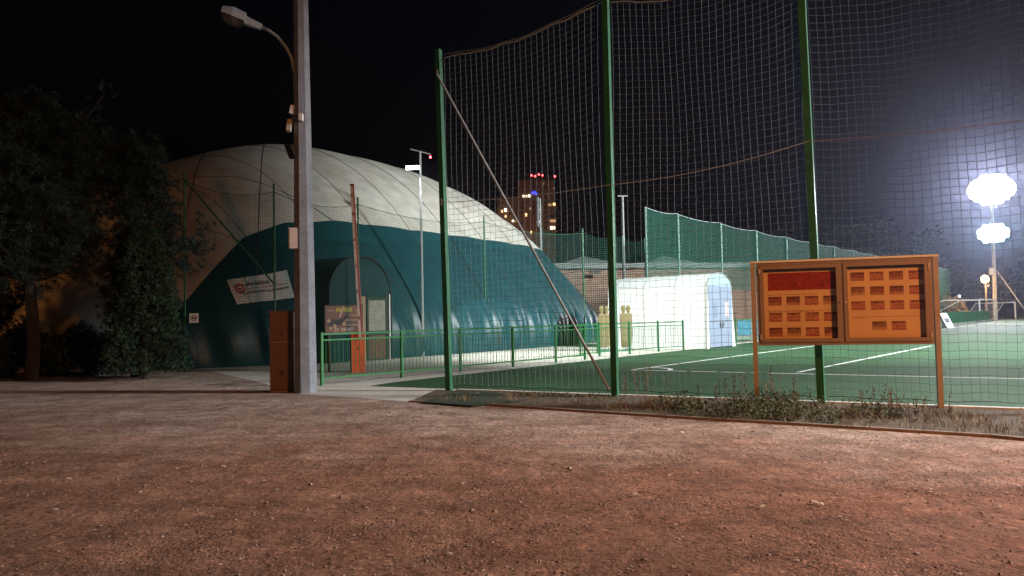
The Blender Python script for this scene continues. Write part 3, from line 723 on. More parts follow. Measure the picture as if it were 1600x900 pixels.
for di in (0, 1):
    u0, u1 = (di * half + .045, (di + 1) * half - .022 if di == 0 else IW - .045)
    if di == 1: u0 = half + .022
    mb = MB(); fw = .055
    w_ = u1 - u0; z0, z1 = .045, H_ - .045
    for a, b, c_, d_ in ((u0, u1, z0, z0 + fw), (u0, u1, z1 - fw, z1), (u0, u0 + fw, z0 + fw, z1 - fw), (u1 - fw, u1, z0 + fw, z1 - fw)):
        mb.obox(nbp((a + b) / 2, (c_ + d_) / 2, .052), be2 * (b - a) / 2, bf * .014, Z * (d_ - c_) / 2)
    dr = mb.build('door', ALU, nb)
    mb = MB(); mb.obox(nbp((u0 + u1) / 2, (z0 + z1) / 2, .05), be2 * (w_ / 2 - fw), bf * .002, Z * ((z1 - z0) / 2 - fw)); mb.build('glass', GLS, dr)
    for hz in (z0 + .08, z1 - .08):
        mb = MB(); mb.obox(nbp(u0 - .004 if di == 0 else u1 + .004, hz, .06), be2 * .012, bf * .02, Z * .04); mb.build('hinge', TAN, dr)
    mb = MB(); mb.disc(nbp(u1 - .025 if di == 0 else u0 + .025, H_ / 2, .066), bf, .012, 10, .012); mb.build('lock', WHITE if di else BLACK, dr)
    pz0, pz1 = z0 + .05, z1 - .09
    mb = MB(); mb.obox(nbp((u0 + u1) / 2, (pz0 + pz1) / 2, -.034), be2 * (w_ / 2 - .035), bf * .003, Z * (pz1 - pz0) / 2); po = mb.build('poster', PAPER, nb)
    pw = w_ - .07; px0 = u0 + .035; ph_ = pz1 - pz0
    def photo(fu, fv, fw_, fh, M_):
        mb = MB(); mb.obox(nbp(px0 + pw * (fu + fw_ / 2), pz0 + ph_ * (1 - fv - fh / 2), -.029), be2 * pw * fw_ / 2, bf * .0015, Z * ph_ * fh / 2); mb.build('photograph', M_, po)
    def caption(fu, fv, fw_):
        mb = MB(); u = fu
        while u < fu + fw_ - .01:
            l = U(.02, .07); mb.obox(nbp(px0 + pw * (u + l / 2), pz0 + ph_ * (1 - fv), -.0295), be2 * pw * l / 2, bf * .001, Z * .003); u += l + .012
        mb.build('caption', CAPT, po)
    if di == 0:
        photo(.08, .02, .92, .26, REDP)
        caption(.07, .345, .62); caption(.07, .585, .93); caption(.07, .60, .6)
        for r in range(3):
            for cidx in range(4): photo(.08 + cidx * .245, (.375, .615, .835)[r], .18, .13, PHOTO[(r * 2 + cidx * 3 + r * cidx) % 4])
    else:
        for r in range(3):
            for cidx in range(4): photo(.07 + cidx * .245, (.05, .26, .47)[r], .175 if cidx < 3 else .185, .125, PHOTO[(r + cidx * 2 + r * cidx) % 4])
        caption(.08, .695, .86); caption(.08, .715, .16)
        for cidx in (1, 2): photo(.08 + cidx * .245, .765, .18, .125, PHOTO[cidx])
# ------------------------------------------------------------------ players' tunnel tent
TB0 = xy(ground(1106, 545.5))
tdir = rd; back = V((-.715, .70, 0)); 
TW, TL = 2.75, 5.1
hW = at(1100, 446, TB0.y).z; hT = at(1120, 426.5, TB0.y + 1).z
tn = thing('tunnel_tent', 'white fabric players tunnel with arched roof and grey double doors', 'tunnel tent', TB0)
TENT = mat('white_tarpaulin', (.80, .82, .80), .5, var=.06, vscale=1.2, bump=.25, bscale=4)
def tprof(d, bulge=0.0):
    base = TB0 + back * d; L_ = []
    inset = .16
    for s, z in [(-.04, 0), (inset * .5, hW * .5), (inset, hW)] + [(TW / 2 - (TW / 2 - inset) * math.cos(t), hW + (hT - hW) * math.sin(t)) for t in [math.pi * k / 12 for k in range(1, 12)]] + [(TW - inset, hW), (TW - inset * .5, hW * .5), (TW + .14, 0)]:
        L_.append(base + tdir * (s + (bulge if s < 1 else -bulge)) + Z * (z - bulge * .6))
    return L_
def tent_sheet(lo, hi, name, M_):
    mb = MB(); ds = [0, .12] + [TL * k / 18 for k in range(1, 19)]
    rows = [tprof(d, .008 * abs(math.sin(math.pi * d / 1.8)) + .006 * math.sin(d * 7)) for d in ds]
    k = hi - lo
    for r in rows: mb.v += r[lo:hi]
    for j in range(len(rows) - 1):
        for i in range(k - 1): mb.f.append((j * k + i, j * k + i + 1, (j + 1) * k + i + 1, (j + 1) * k + i))
    return mb.build(name, M_, tn, smooth=True)
tent_sheet(0, 3, 'side_wall', TENT); tent_sheet(14, 17, 'side_wall', TENT)
tent_sheet(2, 15, 'roof_sheet', mat('translucent_roof', (.52, .55, .54), .3, var=.12, vscale=2, bump=.3, bscale=5))
for k in range(4):
    mb = MB(); mb.tube([p_ + V((0, 0, .01)) - back * .0 for p_ in tprof(min(k * 1.55, TL), -.004)], .011, 5); mb.build('rib', GALV, tn)
fr = tprof(.03)
GRY = mat('door_grey', (.17, .20, .27), .5, var=.12, vscale=3)
zsp = hW * .985
mb = MB(); mb.face([p_ for p_ in fr[2:15]]); mb.build('arch_window', mat('arch_pane', (.26, .34, .36), .2, var=.2, vscale=3), tn)
mb = MB(); f2 = tprof(TL - .02); mb.face(f2); mb.build('end_wall', TENT, tn)
mb = MB()
for i in (2, 3): pass
jl, jr = TB0 + tdir * .17 + back * .02, TB0 + tdir * (TW - .17) + back * .02
mb.beam(jl + Z * zsp, jr + Z * zsp, .06, .07); mb.build('lintel', GRY, tn)
for s in (0, 1):
    sgn = 1 if s == 0 else -1
    wl = MB(); a = TB0 if s == 0 else TB0 + tdir * TW
    o0 = a + tdir * (-.04 if s == 0 else .14); o1 = a + tdir * (.16 if s == 0 else -.16); i1 = a + tdir * (.2 if s == 0 else -.2)
    wl.face([o0 + back * .015, i1 + back * .015, i1 + back * .015 + Z * zsp, o1 + back * .015 + Z * zsp]); wl.build('front_flap', TENT, tn)
mid = TW / 2
for s in (0, 1):
    a, b = (.2, mid - .012) if s == 0 else (mid + .012, TW - .2)
    mb = MB(); mb.obox(TB0 + tdir * (a + b) / 2 + back * .0 + Z * (zsp / 2 + .02), tdir * (b - a) / 2, back * .02, Z * (zsp / 2 - .03)); d_ = mb.build('door', GRY, tn)
    mb = MB(); mb.obox(TB0 + tdir * (a + b) / 2 - back * .024 + Z * zsp * .63, tdir * .2, back * .004, Z * .30); mb.build('door_notice' if s else 'door_window', mat('notice_sheet', (.45, .36, .38), .5, var=.4, vscale=9) if s else mat('dark_pane', (.16, .19, .25), .3), d_)
    mb = MB(); mb.obox(TB0 + tdir * (a + b) / 2 - back * .026 + Z * zsp * .44, tdir * (b - a) / 2, back * .006, Z * .02); mb.build('cross_rail', DARKGREY, d_)
    mb = MB(); mb.beam(TB0 + tdir * (mid + (.12 if s else -.12)) - back * .05 + Z * zsp * .33, TB0 + tdir * (mid + (.12 if s else -.12)) - back * .05 + Z * zsp * .42, .03, .03); mb.beam(TB0 + tdir * (mid + (.12 if s else -.12)) - back * .05 + Z * zsp * .38, TB0 + tdir * (mid + (.3 if s else -.2)) - back * .05 + Z * zsp * .38, .025, .025); mb.build('handle', BLACK, d_)
# ------------------------------------------------------------------ training dummies
DUM = mat('yellow_plastic', (.165, .135, .06), .45, var=.15, vscale=3)
def dummy(loc, label):
    t = thing('training_dummy', label, 'training dummy', loc, 'yellow free kick dummies')
    out = [(.0, 1.86), (.055, 1.85), (.09, 1.80), (.10, 1.72), (.085, 1.64), (.06, 1.59), (.065, 1.55), (.16, 1.51), (.23, 1.45), (.25, 1.34), (.24, 1.15), (.22, .98), (.215, .80), (.20, .55), (.17, .30), (.15, .16)]
    e = V((.93, .36, 0)).normalized(); nf = V((.36, -.93, 0)).normalized()
    out = [(x * (.85 if z > 1.56 else .66), z) for x, z in out]
    pr = [(x, z) for x, z in out] + [(-x, z) for x, z in out[::-1][:-1]]
    mb = MB(); k = len(pr)
    # shell: bulged front and flat back
    front = [loc + e * x + Z * z + nf * .02 for x, z in pr]; bk = [loc + e * x + Z * z - nf * .05 for x, z in pr]
    mb.v += front + bk
    for i in range(k): mb.f.append((i, (i + 1) % k, k + (i + 1) % k, k + i))
    mb.f.append(tuple(range(k, 2 * k)))
    m0 = len(mb.v); n_ = len(out)
    spine = [loc + Z * z + nf * (.02 + .07 * min(1, x * 6)) for x, z in out]; mb.v += spine
    for i in range(n_ - 1):
        mb.f.append((i, i + 1, m0 + i + 1, m0 + i))
        j0, j1 = (k - i) % k, (k - i - 1) % k
        mb.f.append((j1, j0, m0 + i, m0 + i + 1))
    b_ = mb.build('body', DUM, t, smooth=False)
    for s in (-1, 1):
        mb = MB(); mb.tube([loc + e * s * .07 + Z * .02, loc + e * s * .07 + Z * .2], .018, 6); mb.build('spike', GALV, t)
    mb = MB(); mb.box(loc + Z * .03, .34, .26, .05, .37); mb.build('base', GREEN, t)
    return t
DX = [(941.5, 31.4, 'leftmost yellow training dummy of the left pair, behind the green gate'), (949.5, 32.0, 'second yellow training dummy from the left, overlapping the leftmost one'),
      (976, 31.0, 'yellow training dummy just right of the tall green post'), (983.5, 31.6, 'rightmost yellow training dummy, in front of the white tent wall')]
for x, D, lb in DX:
    p_ = xy(at(x, 550, D)); dummy(p_, lb)
# ------------------------------------------------------------------ far green netting fence along the touchline
FARNET = grid_net_mat('dense_green_netting', (.009, .050, .036), .14, .055)
FA = xy(at(1012, 470, 39.0)); fdir = V((.63, .777, 0)).normalized()
ffn = thing('touchline_fence', 'long dense green netting fence receding along the far side of the pitch', 'netting fence', FA)
fh0 = at(1012, 324, 39.0).z; fl = [0, 3.6] + [3.6 + 5.6 * i for i in range(1, 15)]
fposts = [FA + fdir * t for t in fl]; ftop = [fh0 - .1 * min(i, 3) / 3 for i in range(len(fl))]
for p_, z in zip(fposts, ftop):
    mb = MB(); mb.tube([p_, p_ + Z * z], .055, 6); mb.build('post', GREEN_OLD, ffn)
fence_net('net', fposts, ftop, FARNET, ffn, sag=.12, bottom=2.9)
for i in range(len(fposts) - 1):
    mb = MB(); mb.tube([fposts[i].lerp(fposts[i + 1], k / 10) + Z * (ftop[i] - .12 * 4 * (k / 10) * (1 - k / 10) + .02) for k in range(11)], .016, 4); mb.build('top_rope', ROPE, ffn)
# second netting run behind the dome
F2 = [xy(at(x, 470, D)) for x, D in ((848, 52), (912, 50), (975, 49), (1010, 48))]
f2 = thing('rear_netting', 'low dark green netting behind the dome, in front of the tower block', 'netting fence', F2[0])
z2 = [at(848, 356, 52).z, at(912, 361, 50).z, at(975, 368, 49).z, at(1010, 372, 48).z]
for p_, z in zip(F2, z2):
    mb = MB(); mb.tube([p_, p_ + Z * z], .05, 6); mb.build('post', GREEN_OLD, f2)
fence_net('net', F2, z2, grid_net_mat('mid_green_netting', (.016, .065, .048), .14, .03), f2, sag=.3)
# ------------------------------------------------------------------ low brick building behind
BK0, BK1 = xy(at(862, 480, 58)), xy(at(1210, 480, 62))
bkd = (BK1 - BK0).normalized(); bkn = V((-bkd.y, bkd.x, 0)); BKL = (BK1 - BK0).length
bk = thing('brick_building', 'long low brick building with flat eaves and small hipped rooflights', 'building', BK0)
bkz = at(1000, 420, 60).z
mb = MB(); W_ = [BK0, BK1, BK1 + bkn * 9, BK0 + bkn * 9]; uv = []
for i in range(4):
    a, b = W_[i], W_[(i + 1) % 4]; L_ = (b - a).length
    mb.face([a, b, b + Z * bkz, a + Z * bkz]); uv += [(0, 0), (L_, 0), (L_, bkz), (0, bkz)]
mb.build('wall', brick_mat(), bk, uvs=uv)
ROOF = mat('grey_roofing', (.28, .30, .29), .8, var=.2, vscale=1)
mb = MB(); mb.obox(BK0 + bkd * BKL / 2 + bkn * 4.5 + Z * (bkz + .2), bkd * (BKL / 2 + .3), bkn * 4.9, Z * .2); rf = mb.build('roof', ROOF, bk)
for px in (925, 1068):
    c = BK0 + bkd * ((xy(at(px, 480, 59)) - BK0).dot(bkd)) + bkn * 2.2 + Z * (bkz + .4)
    mb = MB(); a, b = 2.4, 1.9
    mb.add([c - bkd * a - bkn * b, c + bkd * a - bkn * b, c + bkd * a + bkn * b, c - bkd * a + bkn * b, c + Z * .75], [(0, 1, 4), (1, 2, 4), (2, 3, 4), (3, 0, 4)]); mb.build('rooflight', ROOF, rf)
mb = MB(); mb.obox(at(930, 425, 57.6), bkd * .4, bkn * .1, Z * .12); mb.build('vent', BLACK, bk)
# ------------------------------------------------------------------ tower block far behind
HD = 300
hb = xy(at(828, 490, HD))
hr = thing('tower_block', 'distant dark high-rise apartment tower with lit windows and red roof beacons', 'tower block', hb)
HWALL = mat('tower_render', (.30, .19, .13), .9, var=.3, vscale=.3, emit=(.5, .2, .1), estr=0)
def hquad(x0, x1, y0, y1, D): return at(x0, y1, D), at(x1, y1, D), at(x1, y0, D), at(x0, y0, D)
def slab(name, x0, x1, y0, D, dep, M_, par):
    a, b, c, d = hquad(x0, x1, y0, 470, D); a.z = b.z = 0; zt_ = c.z; d.z = zt_
    mb = MB(); mb.prism([xy(a), xy(b), xy(b + V((0, dep, 0))), xy(a + V((0, dep, 0)))], Z * zt_); return mb.build(name, M_, par)
slab('main_shaft', 812, 870, 281, HD, 14, HWALL, hr); slab('side_wing', 780, 812, 309, HD + 1, 12, HWALL, hr); slab('plant_room', 826, 852, 277, HD + 4, 6, HWALL, hr)
WIN = [lamp_mat('window_warm', (1, .62, .28), 2.2), lamp_mat('window_pale', (1, .86, .62), 3.2), lamp_mat('window_dim', (1, .55, .25), .5)]
DKW = mat('dark_window', (.03, .03, .035), .2)
def hwin(x, y, w, h, M_, D=HD - .3):
    a, b, c, d = hquad(x - w / 2, x + w / 2, y - h / 2, y + h / 2, D)
    mb = MB(); mb.prism([a, b, c, d], V((0, .25, 0))); mb.build('window', M_, hr)
for x, y, w, h, k in ((818, 306.5, 3, 3, 1), (822.5, 306.5, 2.4, 2.4, 1), (827, 306, 3.6, 3.6, 1), (790, 328, 4, 5, 1), (784.5, 330, 2, 4, 0), (822, 335.5, 3, 4.5, 0), (828.5, 326, 2.4, 3.4, 2), (801.5, 345, 3, 3, 1), (806, 345, 1.6, 2.5, 0), (790, 338, 2.4, 3.4, 0), (844, 327, 2.2, 3.6, 0), (844, 345.5, 2.4, 3, 1), (859, 320, 5, 3.6, 2), (866, 319, 4, 4, 0), (862, 356, 4, 5, 1), (866.5, 356, 2.4, 4, 1), (864, 345, 9, 4, 2), (830, 363, 2, 4, 0), (849.5, 287, 1.6, 1.6, 2), (865, 294, 1.4, 1.4, 2)):
    hwin(x, y, w, h, WIN[k])
for yy in range(292, 372, 8):
    for xx in (816, 834, 840, 852, 858):
        if rnd() < .75: hwin(xx + U(-.4, .4), yy, 2.4, 3.6, DKW, HD - .2)
for yy in range(318, 352, 8):
    for xx in (784, 796, 806):
        if rnd() < .7: hwin(xx, yy, 2.2, 3.6, DKW, HD + .9)
for yy in (323, 339, 359):
    a, b, c, d = hquad(856, 871, yy, yy + 3, HD - 1.4); mb = MB(); mb.prism([a, b, c, d], V((0, 1.3, 0))); mb.build('balcony', HWALL, hr)
REDL = lamp_mat('red_beacon', (1, .05, .06), 14)
for x, y in ((830.5, 274), (836, 275.2), (842, 272.6), (847.5, 274), (867, 275.5)):
    p_ = at(x, y, HD + 5 if x < 853 else HD + 1); base = at(x, 281 if x > 853 else 277, p_.y)
    mb = MB(); mb.tube([base - Z * .5, p_ - Z * .3], .08, 4); ms = mb.build('beacon_mast', DARKGREY, hr)
    mb = MB(); mb.tube([p_ - Z * .36, p_ - Z * .2, p_ + Z * .2, p_ + Z * .36], [.1, .34, .34, .1], 8); mb.build('beacon', REDL, ms)
mb = MB()
for x, y in ((832, 301.5), (835, 300.5), (838, 303)):
    a, b, c, d = hquad(x - 1.4, x + 1.4, y - 2, y + 1.6, HD - .5); mb.prism([a, b, c, d], V((0, .3, 0)))
mb.build('blue_sign', lamp_mat('blue_sign_light', (.04, .06, 1), 2.2), hr)
# ------------------------------------------------------------------ slim lamp poles
POLEM = mat('pale_pole', (.30, .32, .33), .5, var=.2, vscale=3)
def slim(name, label, px, py, D, ptop, r=.06, arm=None):
    b = xy(at(px, py, D)); t = thing(name, label, 'lamp pole', b, 'slim lamp poles behind the net'); zt_ = at(px, ptop, D).z
    tp = at(ptop_x.get(px, px), ptop, D)
    mb = MB(); mb.tube([b, V((tp.x, b.y, tp.z))], [r, r * .7], 8); mb.build('pole', POLEM, t)
    return t, tp
ptop_x = {661: 656.5, 846: 844, 977: 973}
t, tp = slim('lamp_pole', 'slim pale pole with a crossbar and a lit white lamp before the dome', 661, 553, 30.0, 236)
mb = MB(); mb.beam(at(641, 233, 30.0), at(673, 241, 30.0), .05, .035); cbr = mb.build('crossbar', POLEM, t)
mb = MB(); mb.box(at(672.5, 245.5, 30.0), .07, .07, .07); mb.build('red_light', lamp_mat('red_pilot', (1, .04, .06), 12), cbr)
mb = MB(); mb.obox(at(644.5, 262, 29.95), V((.27, -.05, -.005)), V((.01, .05, 0)), V((0, 0, .075))); lh = mb.build('lamp', LAMPGREY, t)
mb = MB(); mb.obox(at(644.5, 262, 29.86), V((.26, -.05, -.005)), V((.001, .012, 0)), V((0, 0, .07))); mb.build('lamp_face', lamp_mat('led_white', (.95, 1, 1), 25), lh)
mb = MB(); mb.beam(at(655, 258, 30.0), at(655, 266, 30.0), .08, .06); mb.build('bracket', DARKGREY, t)
t, tp = slim('lamp_pole', 'slim pale pole before the tower block, right of a shorter stub', 846, 470, 48, 310, .07)
mb = MB(); a = at(841, 355, 48); b = at(840.5, 308, 48); mb.tube([a, b], .075, 8); mb.build('pole_stub', mat('dull_stub', (.14, .15, .16), .7), t)
mb = MB(); mb.beam(a + V((-.1, 0, .3)), xy(tp, a.z + .3), .05, .05); mb.build('bracket', POLEM, t)
t, tp = slim('lamp_pole', 'slim pale pole with a tiny crossbar right of the second green post', 977, 470, 45, 306, .07)
mb = MB(); mb.beam(tp + V((-.3, 0, 0)), tp + V((.3, 0, -.02)), .05, .05); mb.build('crossbar', POLEM, t)
# ------------------------------------------------------------------ flood light mast at the far end
MD = 100.0
mb0 = xy(at(1555.5, 498, MD))
fm = thing('floodlight_mast', 'tall pitch floodlight mast with two white lamp clusters widened to the shape of glare', 'floodlight mast', mb0)
ztop = at(1549, 286, MD).z
mb = MB(); mb.tube([mb0, xy(at(1549, 286, MD), ztop)], [.28, .14], 8); mb.build('pole', POLEM, fm)
aim = (V((8, 20, 0)) - xy(mb0)).normalized(); sd = V((-aim.y, aim.x, 0))
FL = [lamp_mat('floodlight_white', (1, .98, 1), 260), lamp_mat('floodlight_cool', (.5, 1, .97), 90)]
for (cx, cy, rowset, dz, dx, r, k) in ((1549, 297, (5, 8, 10, 11, 11, 10, 8, 5), .45, .47, .33, 0), (1552, 365, (4, 6, 6, 4), .54, .56, .38, 1)):  # extra lamps packed into an ellipse so each cluster takes the shape of glare
    c0 = at(cx, cy, MD)
    for rr, cols in enumerate(rowset):
        zz = (rr - (len(rowset) - 1) / 2) * dz
        mb = MB(); mb.beam(c0 - sd * cols * dx / 2 + Z * zz, c0 + sd * cols * dx / 2 + Z * zz, .15, .15); bar = mb.build('crossbar', GALV, fm)
        for i in range(cols):
            c = c0 + sd * ((i - (cols - 1) / 2) * dx) + Z * zz + aim * (.4 + .04 * rr + .09 * (i % 2))
            ax = (aim - Z * .12).normalized()
            mb = MB(); mb.tube([c - ax * .35, c - ax * .2, c], [r * .4, r * .8, r], 8); mb.build('lamp_housing', LAMPGREY, bar)
            mb = MB(); mb.disc(c + ax * .02, ax, r * .96, 10); mb.build('lamp_glass', FL[k], bar)
mb = MB(); mb.box(at(1549.5, 424, MD - .3), .6, .4, .9); mb.build('switch_box', LAMPGREY, fm)
mb = MB(); mb.tube([at(1557, 422, MD), xy(at(1612, 498, MD - 3))], .05, 4); mb.build('guy_wire', GALV, fm)
# orange street lamp far behind
SD = 97.0
sb = xy(at(1540, 490, SD)); sl_ = thing('street_lamp', 'distant street lamp glowing orange left of the floodlight mast', 'street lamp', sb)
sp_ = at(1539, 436, SD)
mb = MB(); mb.tube([sb + V((.9, 1.2, 0)), xy(sb + V((.9, 1.2, 0)), sp_.z + .4)], .1, 6); mb.build('pole', DARKGREY, sl_)
mb = MB(); mb.beam(xy(sb + V((.9, 1.2, 0)), sp_.z + .4), sp_ + Z * .5, .1, .1); mb.build('arm', DARKGREY, sl_)
mb = MB(); mb.tube([sp_ - Z * .45, sp_ - Z * .3, sp_ + Z * .25, sp_ + Z * .45], [.2, .40, .40, .16], 10); mb.build('lamp_globe', lamp_mat('sodium_lamp', (1, .62, .25), 40), sl_)
sb2 = xy(at(1499, 490, 160)); s2 = thing('street_lamp', 'tiny distant white lamp above the low green fence', 'street lamp', sb2)
sp2 = at(1499, 463, 160)
mb = MB(); mb.tube([sb2, xy(sb2, sp2.z)], .1, 6); mb.build('pole', DARKGREY, s2)
mb = MB(); mb.tube([sp2 - Z * .2, sp2 + Z * .05, sp2 + Z * .25], [.15, .26, .1], 8); mb.build('lamp_globe', lamp_mat('distant_lamp', (1, .9, .9), 8), s2)
# goals
def goal(label, x0, y0, x1, y1, yt0, yt1, D0_, D1_, dep, M_):
    a, b = xy(at(x0, y0, D0_)), xy(at(x1, y1, D1_)); t = thing('football_goal', label, 'goal', a.lerp(b, .5))
    za, zb_ = at(x0, yt0, D0_).z, at(x1, yt1, D1_).z; zz = (za + zb_) / 2
    for p_ in (a, b):
        mb = MB(); mb.tube([p_, xy(p_, zz)], .09, 8); mb.build('goalpost', M_, t)
    mb = MB(); mb.tube([xy(a, zz), xy(b, zz)], .09, 8); mb.build('crossbar', M_, t)
    d = V(dep)
    mb = MB(); mb.tube([xy(a, zz), xy(a + d * .45, zz), xy(a + d)], .05, 6); mb.tube([xy(b, zz), xy(b + d * .45, zz), xy(b + d)], .05, 6); mb.tube([xy(a + d * .45, zz), xy(b + d * .45, zz)], .04, 6); mb.tube([xy(a + d, .04), xy(b + d, .04)], .04, 6)
    mb.build('net_frame', M_, t)
    g4 = [xy(a + d * .45, zz), xy(b + d * .45, zz), xy(b + d), xy(a + d)]
    mb = MB(); mb.face(g4); w_ = (b - a).length; mb.build('net', grid_net_mat('goal_net', (.5, .5, .5), .14, .012), t, uvs=[(0, 3), (w_, 3), (w_, 0), (0, 0)])
    return t
goal('white football goal parked behind the low green fence', 1531.5, 500, 1555.5, 498.5, 466.5, 470, 88, 92, (-7.5, 3, 0), WHITE)
goal('football goal beside the floodlight mast, tinted orange by the street lamp', 1541, 497, 1587, 497, 473.5, 472.5, 108, 104, (-1, 3.5, 0), WHITE)
# low green fence, A-board
l0, l1 = ground(1478, 508), ground(1546, 502)
l0 = xy(at(1477, 505, 66)); l1 = xy(at(1547, 500, 88))
lw = thing('board_fence', 'low green boarded fence at the far right end of the pitch', 'fence', l0)
lz = at(1477, 488, 66).z
k = 6
for i in range(k):
    a, b = l0.lerp(l1, i / k), l0.lerp(l1, (i + 1) / k); d = (b - a).normalized()
    mb = MB(); mb.beam(a + d * .04 + Z * (lz / 2 + .05), b - d * .04 + Z * (lz / 2 + .05), .05, lz - .1); mb.build('panel', mat('green_boards', (.02, .20, .07), .6, var=.3, vscale=2), lw)
    mb = MB(); mb.beam(a, a + Z * lz * 1.04, .09, .09, d); mb.build('post', GREEN, lw)
mb = MB(); mb.beam(l0 + Z * .12 - V((-.1, .35, 0)), l1 + Z * .12 - V((-.1, .35, 0)), .12, .2); mb.build('white_plinth', mat('plinth_white', (.62, .62, .58), .7, var=.4, vscale=1.5), lw)
A0 = xy(at(1475, 508, 60)); ab = thing('sandwich_board', 'white leaning sandwich board beside the notice board leg', 'sandwich board', A0)
az_ = at(1475, 489, 60).z
for s, lb in ((-1, 'front_panel'), (1, 'rear_panel')):
    mb = MB(); mb.obox(A0 + V((.12 + .0, s * .22, az_ / 2)), V((.28, 0, 0)), V((0, .015, 0)), V((-.16, -s * .2, az_ / 2))); pnl = mb.build(lb, WHITE, ab)
    if s < 0:
        mb = MB(); mb.obox(A0 + V((.12, -.242, az_ * .5)), V((.18, 0, 0)), V((0, .004, 0)), V((-.05, .06, az_ * .13))); mb.build('print', mat('board_ink', (.25, .2, .3), .6, var=.5, vscale=6), pnl)
# blue banner on a railing right of the tent
q0, q1 = xy(at(1146, 530, 36.5)), xy(at(1182, 530, 41.0))
q0 = ground(1150, 537); q1 = q0 + rd * 5
rl2 = thing('railing', 'short green railing carrying a pale blue banner right of the tent', 'railing', q0)
for i in range(3):
    p_ = q0.lerp(q1, i / 2); mb = MB(); mb.beam(p_, p_ + Z * 1.2, .06, .06, rd); mb.build('post', GREEN, rl2)
    if i < 2:
        mb = MB(); panel(mb, p_, q0.lerp(q1, (i + 1) / 2), GREEN); mb.build('bar_panel', GREEN, rl2)
bl = thing('blue_banner', 'pale blue banner tied to the green railing right of the tent', 'banner', q0)
for a, b in ((.03, .37), (.43, .85)):
    mb = MB(); mb.obox(q0.lerp(q1, (a + b) / 2) + rn * .05 + Z * .74, rd * (b - a) * 2.5, rn * .006, Z * .36); mb.build('sheet', mat('blue_sheet', (.05, .19, .26), .6, var=.55, vscale=5), bl)
# turf offcut on the verge
oc = MB(); cpts = [ground(x, y) for x, y in ((660, 631), (690, 621), (706, 613.5), (760, 612.5), (790, 618), (772, 626), (815, 629), (780, 632), (757, 634), (738, 637), (690, 633))]
oc.prism([xy(p_, .012) for p_ in cpts], Z * .02)
tag(oc.build('turf_offcut', mat('old_turf', (.022, .045, .020), .9, var=.4, vscale=6, bump=1, bscale=90, fine=(60, .4))), 'ragged dark green turf offcut lying on the dirt by the first net post', 'turf mat')
# ------------------------------------------------------------------ trees
LEAFP = mat('pine_needles', (.020, .042, .026), .7, var=.55, vscale=1.2, fine=(9, .3))
LEAFT = mat('thuja_sprays', (.024, .055, .020), .7, var=.5, vscale=1.6, fine=(9, .3))
BARK = mat('bark', (.055, .04, .03), .95, var=.5, vscale=5, bump=1, bscale=12)
def tuft(mb, c, r, n, d=None, w=.03):
    for _ in range(n):
        a = V((random.gauss(0, 1), random.gauss(0, 1), random.gauss(0, 1)))
        if a.length < .01: continue
        a.normalize()
        if d is not None: a = (a * .8 + d).normalized()
        s = a.cross(V((U(-1, 1), U(-1, 1), U(-1, 1)))).normalized() * w * U(.6, 1.3)
        b = c + a * r * U(.0, .35); e_ = c + a * r * U(.65, 1.15)
        mb.v += [b - s, b + s, e_ + s * .2, e_ - s * .2]; k = len(mb.v); mb.f.append((k - 4, k - 3, k - 2, k - 1))
def pine(label, base, H, R, z0, limbs, extra=(), seedv=1, lean_=(0, 0), asym=None):
    random.seed(seedv)
    t = thing('pine_tree', label, 'tree', base, None)
    tk = MB(); lx, ly = lean_
    pt = [base + V((lx * k / 8 + .08 * math.sin(k * 1.3), ly * k / 8, H * .96 * k / 8)) for k in range(9)]
    tk.tube(pt, [.17 * (1 - .9 * k / 8) + .015 for k in range(9)], 8)
    cr = MB()
    def limb(z, az_, L_, rise):
        k = z / (H * .96) * 8; i = min(7, int(k)); s = pt[i].lerp(pt[i + 1], k - i)
        d = V((math.cos(az_), math.sin(az_), rise)).normalized()
        seg = [s + d * L_ * q + Z * (-.10 * L_ * math.sin(q * 3.1) + .22 * L_ * q ** 3) for q in [j / 6 for j in range(7)]]
        tk.tube(seg, [.05 * (1 - j / 7) * min(1, L_ / 2) + .008 for j in range(7)], 5)
        m_ = int(7 + L_ * 12)
        for _ in range(m_):
            q = U(.22, 1.02); j = min(5, int(q * 6)); c = seg[j].lerp(seg[j + 1], q * 6 - j)
            sp = .26 * L_ * (1.15 - q) + .12
            c = c + V((random.gauss(0, sp), random.gauss(0, sp), random.gauss(0, sp * .55)))
            dd = (c - s).normalized()
            for _k in range(4):
                cc = c + V((random.gauss(0, .09), random.gauss(0, .09), random.gauss(0, .08)))
                tuft(cr, cc, U(.12, .21), 20, dd * .5 + Z * .35, .0085)
    for i in range(limbs):
        f = (i + U(0, .8)) / limbs; z = z0 + (H - z0) * f
        prof_ = R * (math.sin(math.pi * min(1, .22 + .78 * f)) ** .7) * U(.65, 1.12) if f < .97 else .4
        a = i * 2.4 + U(-.4, .4)
        if asym: prof_ *= asym(a)
        limb(z, a, max(.5, prof_), U(.0, .5))
    for z, a, L_, rise in extra: limb(z, a, L_, rise)
    tk.build('trunk', BARK, t); cr.build('crown', LEAFP, t)
    return t
pine('large dark pine at the left edge, tallest of the trees', xy(at(48, 588, 20.8)), at(30, 163, 20.8).z, 2.35, 2.7, 78, seedv=3, extra=[(6.4, .15, 2.1, .55), (5.2, .0, 2.4, .35)])
pine('slimmer dark pine in front of the dome with a branch reaching right', xy(at(215, 586, 21.2)), at(240, 236, 21.2).z, .80, 1.5, 58, seedv=5, extra=[(3.1, -.05, 1.95, .38), (3.0, .05, 1.6, .25)], lean_=(.25, 0))
pine('dark pine behind the large one at the far left edge', xy(at(-60, 588, 23.0)), 7.4, 2.4, 1.0, 50, seedv=8)
random.seed(11)
